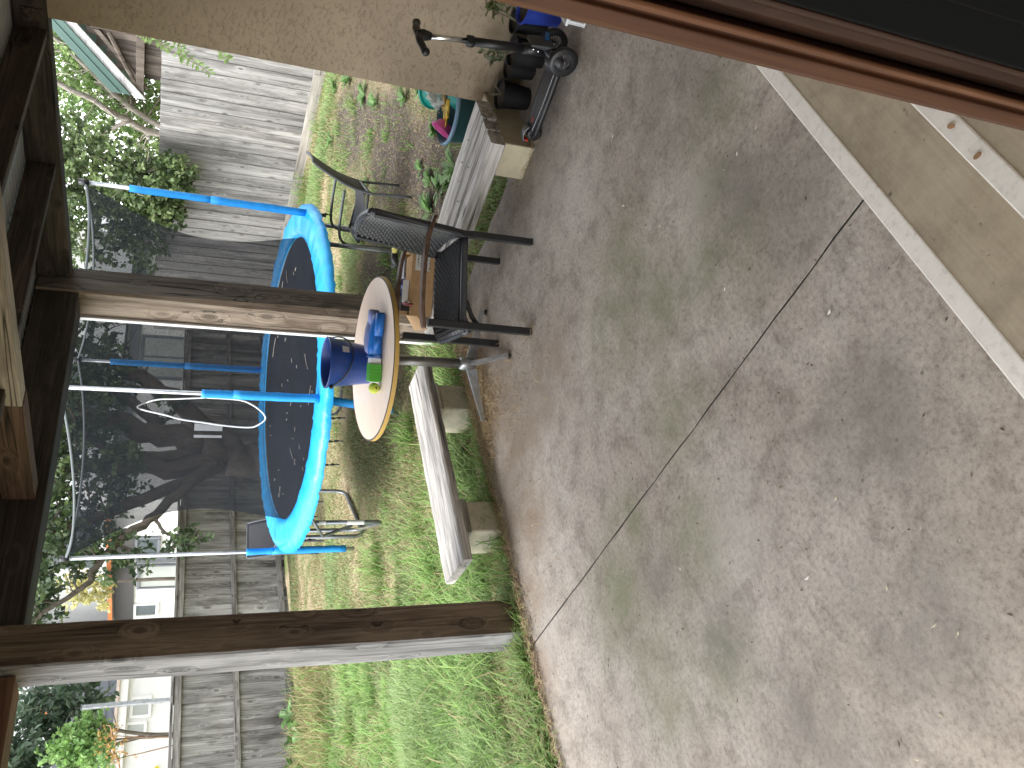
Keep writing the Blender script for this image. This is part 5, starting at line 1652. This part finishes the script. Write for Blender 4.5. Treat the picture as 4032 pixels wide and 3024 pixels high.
wspots = [(5.35, 3.35), (5.75, 3.15), (5.6, 3.7), (6.1, 3.5), (5.0, 3.55), (5.2, 3.95), (6.5, 3.3), (6.9, 3.55), (4.95, 4.15), (6.2, 3.95), (7.3, 3.9), (5.5, 4.25), (4.75, 3.3), (8.4, 4.6), (9.1, 4.9), (8.0, 5.4), (5.9, 2.9), (6.5, 2.85), (7.4, 3.2), (4.7, 2.95), (5.15, 3.2), (5.45, 3.55), (5.9, 3.85), (4.85, 3.8), (6.3, 3.1), (5.65, 4.0), (10.2, 5.3), (11.0, 5.9), (10.6, 6.5), (11.5, 6.6)]
for i, (x, y) in enumerate(wspots):
    o = bpy.data.objects.new('weed', wm[i % 4])
    COL.objects.link(o)
    o.location = (x, y, float(ground_z(np.array([x]), np.array([y]))[0]))
    o.rotation_euler = (0, 0, r_.uniform(0, 6.28))
    k = r_.uniform(.75, 1.35)
    o.scale = (k, k, k * r_.uniform(.9, 1.5))
    tag(o, wl, 'weed', 'broad leaved weeds in the bare bed')
# creeper at the foot of the rear fence, left
for i, (x, y) in enumerate([(4.35, 11.55), (4.05, 11.35), (3.7, 11.45), (3.95, 11.0), (3.5, 11.1), (4.25, 11.2)]):
    o = bpy.data.objects.new('creeper', wm[(i + 1) % 4])
    COL.objects.link(o)
    o.location = (x, y, .05 + .06 * (i % 3))
    o.rotation_euler = (.3, 0, r_.uniform(0, 6.28))
    o.scale = (1.5, 1.5, 2.2)
    tag(o, 'light green creeper at the foot of the rear fence left of the post', 'creeper', 'creeper along the rear fence')

# ================================================================== TREES
def tree(name, label, limbs, clumps, leaf, cols, seed, group=None, bark=(.16, .135, .11), per=11, twig=.16, aspect=.34):
    """limbs: list of (points, r0, r1); clumps: (centre, radii, number of twigs)"""
    r = np.random.default_rng(seed)
    root = thing(name, tuple(limbs[0][0][0]), label, 'tree', group)
    mbk, t, b = new_mat(name + '_bark_%d' % seed)
    v = coords(t, (14, 14, 3), rnd=False)
    f = noise(t, v, 1.5, 5, .7)
    L(t, ramp(t, f, [(.3, tuple(c * .45 for c in bark)), (.7, tuple(c * 1.35 for c in bark))]), b.inputs['Base Color'])
    b.inputs['Roughness'].default_value = .95
    bump(t, b, f, .7, .02)
    tk = MB()
    for pts, r0, r1 in limbs:
        q = smooth_path(pts, 5)
        m = len(q)
        q = [p + Vector((r.normal(), r.normal(), r.normal())) * r0 * .18 if 0 < i < m - 1 else p for i, p in enumerate(q)]
        tk.tube(q, [r0 + (r1 - r0) * i / (m - 1) for i in range(m)], 8)
    V, Fq, Cc = [], [], []
    cols = np.array(cols)
    for c, rad, nt_ in clumps:
        c, rad = np.array(c), np.array(rad)
        for _ in range(nt_):
            u = r.normal(size=3); u /= np.linalg.norm(u)
            p = c + rad * u * r.random() ** .45
            dirn = u * .7 + r.normal(size=3) * .5 + np.array([0, 0, -.15]); dirn /= np.linalg.norm(dirn)
            col = cols[r.integers(len(cols))] * r.uniform(.75, 1.2)
            tl = twig * r.uniform(.6, 1.3)
            for k in range(per):
                s = r.random()
                q = p + dirn * tl * s + r.normal(size=3) * tl * .10
                d = dirn * .5 + r.normal(size=3) * .7 + np.array([0, 0, -.1]); d /= np.linalg.norm(d)
                w = np.cross(d, r.normal(size=3)); w /= np.linalg.norm(w) + 1e-9
                nn = np.cross(w, d)
                l = leaf * r.uniform(.6, 1.2)
                b_ = len(V)
                V += [q, q + d * l * .45 + w * l * aspect + nn * l * .08, q + d * l, q + d * l * .45 - w * l * aspect + nn * l * .08]
                Fq += [(b_, b_ + 1, b_ + 2), (b_, b_ + 2, b_ + 3)]
                Cc += [col * r.uniform(.8, 1.2)] * 4
    # thin twigs joining clumps to the limbs
    for c, rad, nt_ in clumps:
        cc = Vector(c)
        for _ in range(max(2, nt_ // 12)):
            e = cc + Vector((r.normal() * rad[0] * .6, r.normal() * rad[1] * .6, r.normal() * rad[2] * .6))
            best = min((p for pts, _, _ in limbs for p in smooth_path(pts, 3)), key=lambda p: (p - e).length)
            m_ = best.lerp(e, .5) + Vector((r.normal(), r.normal(), r.normal())) * .08
            tk.tube(smooth_path([best, m_, e], 4), [.018 - .0017 * i for i in range(9)], 5)
    tk.build('trunk', mbk, root, smooth=True)
    raw_mesh('crown', np.array(V), np.array(Fq), np.array(Cc), LEAF, root)
    return root
GLOSS = [(.10, .145, .06), (.14, .20, .075), (.20, .265, .11), (.07, .11, .045)]
LIGHTG = [(.21, .30, .10), (.28, .38, .14), (.16, .23, .08)]
DARKG = [(.04, .065, .03), (.055, .09, .04), (.08, .12, .055)]
# glossy tree leaning over the side fence, right of the trampoline
tree('citrus_tree', 'glossy green citrus tree leaning over the tall side fence',
     [([(13.7, 10.4, 0), (13.6, 10.3, 1.2), (13.3, 10.0, 2.2), (13.0, 9.6, 3.0), (12.8, 9.2, 3.9)], .07, .03),
      ([(13.4, 10.1, 1.9), (12.9, 9.5, 2.5), (12.5, 9.0, 2.7), (12.3, 8.7, 2.5)], .04, .012),
      ([(13.5, 10.2, 1.6), (13.2, 10.4, 2.6), (12.8, 10.3, 3.4), (12.6, 10.0, 4.2)], .045, .015)],
     [((12.5, 8.75, 3.35), (.75, .62, .75), 255), ((12.25, 8.85, 2.45), (.42, .50, .50), 204), ((12.35, 9.5, 2.7), (.5, .55, .7), 221), ((12.6, 9.3, 3.9), (.9, .8, .6), 204),
      ((12.7, 10.3, 3.5), (.8, .7, .8), 187), ((12.2, 8.6, 2.0), (.25, .3, .22), 68), ((12.3, 9.35, 2.15), (.25, .35, .25), 76), ((12.9, 10.6, 2.6), (.6, .6, .5), 85)],
     .095, GLOSS, 301, bark=(.22, .20, .15), per=12)
# trees behind the side fence, in the neighbour's yard
tree('gum_tree', 'tall pale limbed tree behind the side fence near the green roof',
     [([(17.6, 11.4, 0), (17.5, 11.3, 2.2), (17.3, 10.9, 3.1), (17.0, 10.4, 3.7), (16.8, 9.9, 4.6)], .09, .05),
      ([(17.5, 11.2, 2.2), (17.6, 10.8, 3.0), (17.5, 10.0, 3.8), (17.3, 9.2, 4.5)], .07, .04),
      ([(17.3, 10.9, 3.0), (17.0, 11.3, 3.7), (16.6, 11.8, 4.4)], .05, .02)],
     [((18.5, 10.6, 4.1), (1.6, 1.3, .9), 391), ((18.2, 9.2, 4.6), (1.4, 1.1, .9), 340), ((19.0, 12.2, 3.5), (1.6, 1.5, 1.3), 357), ((18.5, 11.5, 2.7), (1.2, 1.0, .6), 187), ((20, 10.5, 3.2), (1.0, 2.0, 1.2), 255)],
     .12, LIGHTG + [(.14, .24, .07)], 302, bark=(.33, .29, .25), per=10, twig=.3)
tree('conifer', 'bright green feathery tree under the green shed eave',
     [([(19.5, 8.8, 0), (19.5, 8.8, 3.4)], .09, .04)],
     [((19.3, 8.7, 2.9), (1.2, 1.2, .75), 442), ((19.6, 9.3, 2.2), (1.3, 1.3, .6), 255)], .07, [(.20, .34, .07), (.26, .42, .10)], 303, per=14, twig=.2, aspect=.2)
# big old tree in the back corner, limbs seen through the net
tree('old_tree', 'big dark old tree with many limbs behind the trampoline net',
     [([(8.5, 11.3, -.1), (8.5, 11.25, .6), (8.55, 11.2, 1.2), (8.8, 11.1, 1.9), (9.0, 11.0, 2.9), (9.0, 10.9, 4.0)], .30, .12),
      ([(8.5, 11.2, .7), (9.3, 11.1, 1.55), (9.9, 11.0, 2.35), (10.5, 11.0, 3.1), (10.9, 11.0, 4.0)], .17, .09),
      ([(8.5, 11.2, .9), (8.2, 11.1, 1.7), (8.1, 11.0, 2.7), (8.1, 10.9, 3.9)], .18, .08),
      ([(8.3, 11.1, 1.2), (7.7, 11.0, 1.65), (7.2, 11.0, 2.1), (6.7, 11.0, 2.55), (6.1, 11.0, 2.9), (5.6, 11.0, 3.45)], .10, .02),
      ([(8.3, 11.15, 1.1), (7.7, 11.1, 2.0), (7.3, 11.0, 2.7), (6.9, 10.9, 3.3), (6.7, 10.8, 3.9)], .11, .05),
      ([(8.6, 11.2, 1.3), (8.3, 11.0, 2.2), (8.6, 10.9, 3.2)], .12, .06),
      ([(9.0, 11.1, 2.0), (9.5, 11.0, 2.6), (9.7, 11.0, 3.4), (9.6, 10.9, 4.2)], .10, .05),
      ([(6.8, 11.0, 2.5), (6.6, 11.0, 2.0), (6.75, 11.0, 1.75)], .03, .012),
      ([(7.2, 11.0, 2.0), (6.95, 11.0, 1.85), (6.8, 11.0, 1.5)], .03, .012)],
     [((8.9, 10.9, 3.9), (1.3, .8, .75), 377), ((10.5, 10.9, 3.6), (1.0, .8, .9), 275), ((7.7, 10.9, 3.7), (1.0, .8, .65), 290), ((6.7, 10.9, 3.35), (.8, .7, .42), 217), ((9.8, 10.9, 2.9), (.6, .6, .5), 101),
      ((8.7, 10.9, 3.0), (.9, .6, .5), 174), ((7.9, 11.0, 2.6), (.6, .6, .4), 87), ((6.75, 11.0, 2.75), (.45, .5, .35), 79), ((6.75, 11.0, 1.75), (.16, .2, .14), 14), ((6.85, 11.0, 1.5), (.10, .15, .10), 9), ((6.6, 11.0, 2.2), (.2, .2, .2), 14),
      ((5.9, 11.0, 3.3), (.3, .4, .25), 22), ((9.3, 11.0, 1.95), (.22, .2, .2), 14)],
     .095, DARKG + GLOSS[:2], 304, bark=(.115, .095, .075), per=11)
# beyond the rear fence on the left
tree('magnolia_tree', 'dark broad leaved tree over the rear fence left of the near post',
     [([(5.9, 15.9, 0), (5.9, 15.8, 1.8), (6.05, 15.4, 2.8), (6.3, 15.1, 3.2)], .045, .02), ([(5.9, 15.8, 2.0), (5.6, 15.5, 3.0), (5.45, 15.2, 3.9)], .035, .015)],
     [((6.35, 15.0, 3.05), (.33, .4, .36), 75), ((6.1, 15.0, 3.5), (.42, .4, .40), 80), ((5.75, 15.0, 3.75), (.40, .4, .35), 60), ((5.35, 15.0, 3.85), (.42, .5, .35), 70), ((6.35, 15.0, 3.75), (.3, .4, .3), 30), ((5.0, 15.1, 4.1), (.6, .5, .5), 60)], .17, [(.06, .10, .06), (.085, .135, .08), (.13, .18, .12)], 305, per=7, twig=.22, aspect=.24)
tree('lime_shrub', 'bright lime green shrub beyond the rear fence',
     [([(5.5, 14.9, 0), (5.5, 14.8, 1.9), (5.5, 14.7, 2.7)], .03, .012)],
     [((5.62, 14.6, 2.78), (.24, .3, .22), 100), ((5.38, 14.6, 3.02), (.26, .3, .25), 110), ((5.22, 14.6, 2.72), (.24, .3, .26), 80), ((5.2, 14.6, 3.2), (.2, .3, .2), 40)], .075, [(.24, .40, .12), (.33, .50, .19), (.19, .33, .11)], 306, per=10, aspect=.42)
tree('golden_shrub', 'dry orange brown shrub in front of the grey house',
     [([(5.2, 14.3, 0), (5.25, 14.2, 1.7), (5.32, 14.1, 2.45)], .015, .005), ([(5.2, 14.3, 1.2), (5.05, 14.2, 2.0), (4.95, 14.1, 2.45)], .012, .004)],
     [((5.3, 14.1, 2.50), (.14, .15, .12), 15), ((5.05, 14.1, 2.36), (.20, .15, .16), 15)], .05, [(.42, .25, .08), (.50, .32, .12)], 307, bark=(.30, .18, .1), per=7)
tree('yellow_tree', 'yellow leaved tree in front of the neighbouring house',
     [([(9.5, 16.8, 0), (9.5, 16.8, 2.4), (9.45, 16.9, 3.4)], .05, .02)],
     [((9.45, 16.9, 3.35), (.36, .36, .36), 100), ((9.35, 17.0, 3.0), (.26, .3, .22), 40)], .075, [(.50, .47, .19), (.60, .56, .26), (.42, .40, .17)], 308, per=10, aspect=.42)
tree('far_tree', 'dull green tree filling the sky behind the fence corner',
     [([(15.5, 19.5, 0), (15.5, 19.5, 3.0), (15.3, 19.4, 5)], .14, .05)],
     [((15.3, 19.4, 4.3), (2.0, 1.5, 1.1), 240), ((13.2, 20.5, 4.6), (1.8, 1.5, 1.1), 200), ((17.5, 17.5, 4.4), (1.8, 1.5, 1.3), 200)], .14, DARKG + [(.09, .15, .05)], 309, per=9, twig=.35)
# fern-like spray hanging in front of the side fence
sp = thing('climber_spray', (11.9, 6.05, 2.3), 'feathery green creeper sprays hanging beside the stucco wall', 'creeper')
V, Fq, Cc = [], [], []
r = np.random.default_rng(12)
stm = MB()
for (p0, p1) in (((11.95, 5.95, 2.62), (11.95, 6.45, 1.80)), ((11.95, 5.9, 2.45), (11.95, 6.28, 2.18)), ((11.95, 5.95, 2.2), (11.95, 6.55, 1.62)), ((11.9, 5.98, 1.5), (11.9, 6.25, 1.38)), ((11.95, 5.9, 2.7), (11.95, 6.2, 2.42)), ((11.95, 5.95, 2.0), (11.95, 6.4, 1.98))):
    p0, p1 = Vector(p0), Vector(p1)
    q = smooth_path([p0, p0.lerp(p1, .5) + Vector((0, .06, .05)), p1], 6)
    stm.tube(q, .006, 5)
    for i, p in enumerate(q):
        for s in (-1, 1):
            d = ((p1 - p0).normalized() * .45 + Vector((r.normal() * .3, s * .7, s * .45))).normalized()
            w = d.cross(Vector((1, 0, 0))).normalized()
            l = .105 * r.uniform(.7, 1.1)
            b_ = len(V)
            V += [p, p + d * l * .5 + w * l * .18, p + d * l, p + d * l * .5 - w * l * .18]
            Fq.append((b_, b_ + 1, b_ + 2, b_ + 3))
            Cc += [np.array([.14, .22, .06]) * r.uniform(.7, 1.3)] * 4
stm.build('stem', MATS['stem_1'], sp)
raw_mesh('foliage', np.array([tuple(v) for v in V]), np.array(Fq), np.array(Cc), LEAF, sp)

# ================================================================== NEIGHBOURS
WHITEW = plain('white_wall_paint', (.80, .80, .785), .7, var=.04)
GREYC = plain('grey_cladding', (.135, .145, .165), .6, var=.06)
GREYD = plain('slate_trim', (.17, .18, .20), .6, var=.06)
ORANGE = plain('orange_trim', (.55, .19, .07), .5, var=.06)
GLASS = plain('window_glass', (.10, .12, .13), .08, var=.2, nscale=1.5)
GLASSL = plain('blind_glass', (.42, .44, .42), .15, var=.08, nscale=1.5)
DKROOF = plain('dark_soffit', (.07, .068, .068), .7, var=.1)
nh = thing('white_house', (12, 17, 0), 'white rendered house with orange trim beyond the rear fence', 'house')
box('wall', 10.0, 19.0, 14.6, 24.0, -.1, 2.86, WHITEW, nh, 0)
box('upper_wall', 10.9, 19.0, 15.4, 24.0, 2.90, 4.55, WHITEW, nh, 0)
box('soffit', 9.85, 19.2, 14.45, 24.0, 2.865, 2.90, DKROOF, nh, 0)
box('fascia', 9.80, 9.85, 14.6, 19.6, 2.84, 2.93, ORANGE, nh, .003)
box('roof', 10.5, 19.6, 15.0, 24.0, 4.56, 4.70, DKROOF, nh, .01)
box('band', 9.94, 9.995, 15.6, 19.4, 2.42, 2.82, DKROOF, nh, .003)
def window(parent, axis, at, a0, a1, z0, z1, glass=GLASS, fr=WHITEW, w=.06, mull=None):
    """axis 'x': on a wall x = at facing -x, spans y a0..a1; axis 'y': wall y = at facing -y"""
    def bx2(name, p0, p1, q0, q1, d0, d1, m, par, bev=.004):
        if axis == 'x': return box(name, at - d1, at - d0, p0, p1, q0, q1, m, par, bev)
        return box(name, p0, p1, at - d1, at - d0, q0, q1, m, par, bev)
    win = bx2('window', a0, a1, z0, z1, .004, .02, glass, parent, 0)
    bx2('frame', a0 - w, a0, z0 - w, z1 + w, .004, .05, fr, win)
    bx2('frame', a1, a1 + w, z0 - w, z1 + w, .004, .05, fr, win)
    bx2('frame', a0 + .0005, a1 - .0005, z1, z1 + w, .004, .05, fr, win)
    bx2('sill', a0 + .0005, a1 - .0005, z0 - w, z0, .004, .07, fr, win)
    if mull is not None:
        bx2('mullion', mull - .02, mull + .02, z0 + .001, z1 - .001, .021, .045, fr, win)
window(nh, 'x', 10.0, 15.95, 16.55, 1.98, 2.36, GLASS, GREYD)
window(nh, 'x', 10.0, 17.05, 17.95, 1.30, 2.30, GLASSL, GREYD)
window(nh, 'x', 10.0, 18.75, 19.25, 1.95, 2.36, GLASS, WHITEW)
box('pilaster', 9.93, 9.992, 16.62, 16.86, -.1, 2.38, GREYD, nh, .004)
window(nh, 'x', 10.9, 16.2, 18.6, 3.25, 4.25, GLASS, WHITEW, mull=17.4)
window(nh, 'y', 14.6, 13.2, 14.4, 1.3, 2.5, GLASSL, GREYD, mull=13.8)
window(nh, 'y', 14.6, 15.4, 16.6, 1.5, 2.5, GLASSL, GREYD)
box('band', 10.2, 18.9, 14.54, 14.595, 2.60, 2.80, GREYD, nh, .003)
window(nh, 'y', 15.4, 12.2, 14.2, 3.3, 4.2, GLASS, WHITEW, mull=13.2)
box('downpipe', 14.9, 14.98, 14.50, 14.58, .0, 2.86, WHITEW, nh, .01)
gh = thing('grey_house', (6, 20, 0), 'white and grey weatherboard house far left beyond the rear fence', 'house')
box('wall', -4.0, 10.2, 20.06, 26.0, -.1, 2.42, WHITEW, gh, 0)
cl = MB()
z = 2.66
while z < 3.75:
    cl.add([(-4, 20.02, z), (9.9, 20.02, z), (9.9, 20.045, z + .19), (-4, 20.045, z + .19), (-4, 20.05, z), (9.9, 20.05, z)], [(0, 1, 2, 3), (4, 5, 1, 0)])
    z += .185
o = cl.build('cladding', GREYC, gh); tag(o, kind='stuff')
box('wall', -4.0, 9.9, 20.06, 26, 2.425, 5.4, WHITEW, gh, 0)
box('band', -4.1, 10.1, 19.9, 20.055, 2.42, 2.655, WHITEW, gh, .01)
box('gutter', -4.1, 10.1, 19.84, 19.895, 2.60, 2.665, plain('pale_gutter', (.60, .50, .42), .5), gh, .008)
window(gh, 'y', 20.06, 7.95, 8.32, 1.98, 2.30, GLASSL, WHITEW)
window(gh, 'y', 20.06, 7.55, 7.75, 2.05, 2.38, GLASSL, WHITEW)
window(gh, 'y', 20.02, 7.3, 7.75, 2.72, 2.92, GLASS, GREYD)
window(gh, 'y', 20.06, 8.35, 9.0, 3.85, 4.35, GLASSL, GREYD)
window(gh, 'y', 20.06, 6.6, 7.4, 3.9, 4.5, GLASSL, GREYD)
box('orange_panel', 8.05, 8.42, 19.96, 20.055, 3.95, 4.28, ORANGE, gh, .004)
box('roof', -4.2, 10.2, 19.7, 26, 5.41, 5.55, DKROOF, gh, .01)
for (x, z_) in ((7.45, 1.62), (8.95, 1.62)):
    pass
gp = thing('steel_post', (5.47, 13.3, 0), 'thin galvanised steel post standing just behind the rear fence', 'post')
MB().box(-.03, .03, -.03, .03, -.1, 2.85, T(5.47, 13.3, 0)).build('tube', STEEL, gp, bevel=.004)
box('cap', 5.435, 5.505, 13.265, 13.335, 2.852, 2.866, STEEL_DK, gp, .003)
# yellow reflectors on the far wall
for (x, nm) in ((6.75, 'small yellow marker above the rear fence right of the near post'), (5.55, 'small yellow marker above the rear fence left of the near post')):
    tag(box('yellow_marker', x - .04, x + .04, 19.985, 20.055, 1.70, 1.79, plain('yellow_paint_%d' % int(x), (.75, .62, .02), .5)), nm, 'marker')
# green roofed shed behind the side fence
sd_ = thing('green_shed', (15.6, 8.2, 0), 'shed with green metal roof and white barge board behind the side fence', 'shed')
GREENR = plain('green_roof_sheet', (.075, .135, .115), .45, var=.06)
BARGE = wood('white_barge', (.40, .39, .38), (.62, .615, .61), (.74, .735, .73), 'y', knots=False, cracks=False)
GABLE = wood('gable_boards', (.07, .055, .045), (.14, .115, .095), (.20, .165, .14), 'z', knots=False)
def slope_box(name, y0, y1, zr0, zr1, x0, x1, th_, mat, off=0.0):
    v = [(x0, y0, zr0 + off), (x0, y1, zr1 + off), (x1, y1, zr1 + off), (x1, y0, zr0 + off), (x0, y0, zr0 + off + th_), (x0, y1, zr1 + off + th_), (x1, y1, zr1 + off + th_), (x1, y0, zr0 + off + th_)]
    return MB().add(v, [(3, 2, 1, 0), (4, 5, 6, 7), (0, 1, 5, 4), (1, 2, 6, 5), (2, 3, 7, 6), (3, 0, 4, 7)]).build(name, mat, sd_, bevel=.004)
# gable end in the plane x ~ 15.5, rafters fall towards +y
slope_box('roof_sheet', 9.15, 7.0, 2.80, 4.70, 15.445, 19.5, .03, GREENR, .10)
slope_box('roof_flashing', 9.15, 7.0, 2.84, 4.75, 15.36, 15.44, .34, GREENR, .04)
slope_box('roof_rib', 9.12, 7.0, 2.86, 4.75, 15.345, 15.358, .025, GREENR, .20)
slope_box('barge_board', 9.22, 7.0, 2.68, 4.70, 15.40, 15.435, .20, BARGE, -.07)
slope_box('rafter', 9.05, 7.0, 2.76, 4.44, 15.48, 15.56, .10, GABLE, -.18)
box('tie_beam', 15.44, 15.54, 5.0, 9.15, 2.66, 2.80, GABLE, sd_, .005)
box('strut', 15.47, 15.55, 7.92, 8.02, 2.805, 3.55, GABLE, sd_, .004)
for k in range(14):
    y = 6.0 + .2 * k
    zt = min(4.3, 2.70 + (9.15 - y) * .80)
    box('gable_board', 15.58 + .004 * (k % 2), 15.60 + .004 * (k % 2), y, y + .196, 2.3, max(2.5, zt), GABLE, sd_, .002)
box('wall', 15.62, 19.3, 5.0, 8.9, -.1, 2.66, GABLE, sd_, 0)
br_ = MB().tube([(15.47, 9.0, 2.80), (15.47, 8.05, 3.25)], .04, 6)
br_.build('brace', GABLE, sd_)
# dark red thing seen over the far edge of the mat
rdb = thing('red_drum', (8.95, 9.05, 0), 'dark red plastic drum behind the trampoline', 'drum')
MB().lathe([(0, 0), (.22, 0), (.24, .02), (.245, .30), (.25, .32), (.245, .34), (.245, .62), (.23, .655), (.0, .66)], 28, M=T(8.92, 9.0, -.04)).build('body', plain('maroon_plastic', (.22, .02, .035), .45), rdb, auto=40)
MB().lathe([(.255, .31), (.262, .32), (.255, .33)], 28, M=T(8.92, 9.0, -.04), caps=False).build('hoop', plain('maroon_hoop', (.15, .015, .025), .45), rdb, smooth=True)
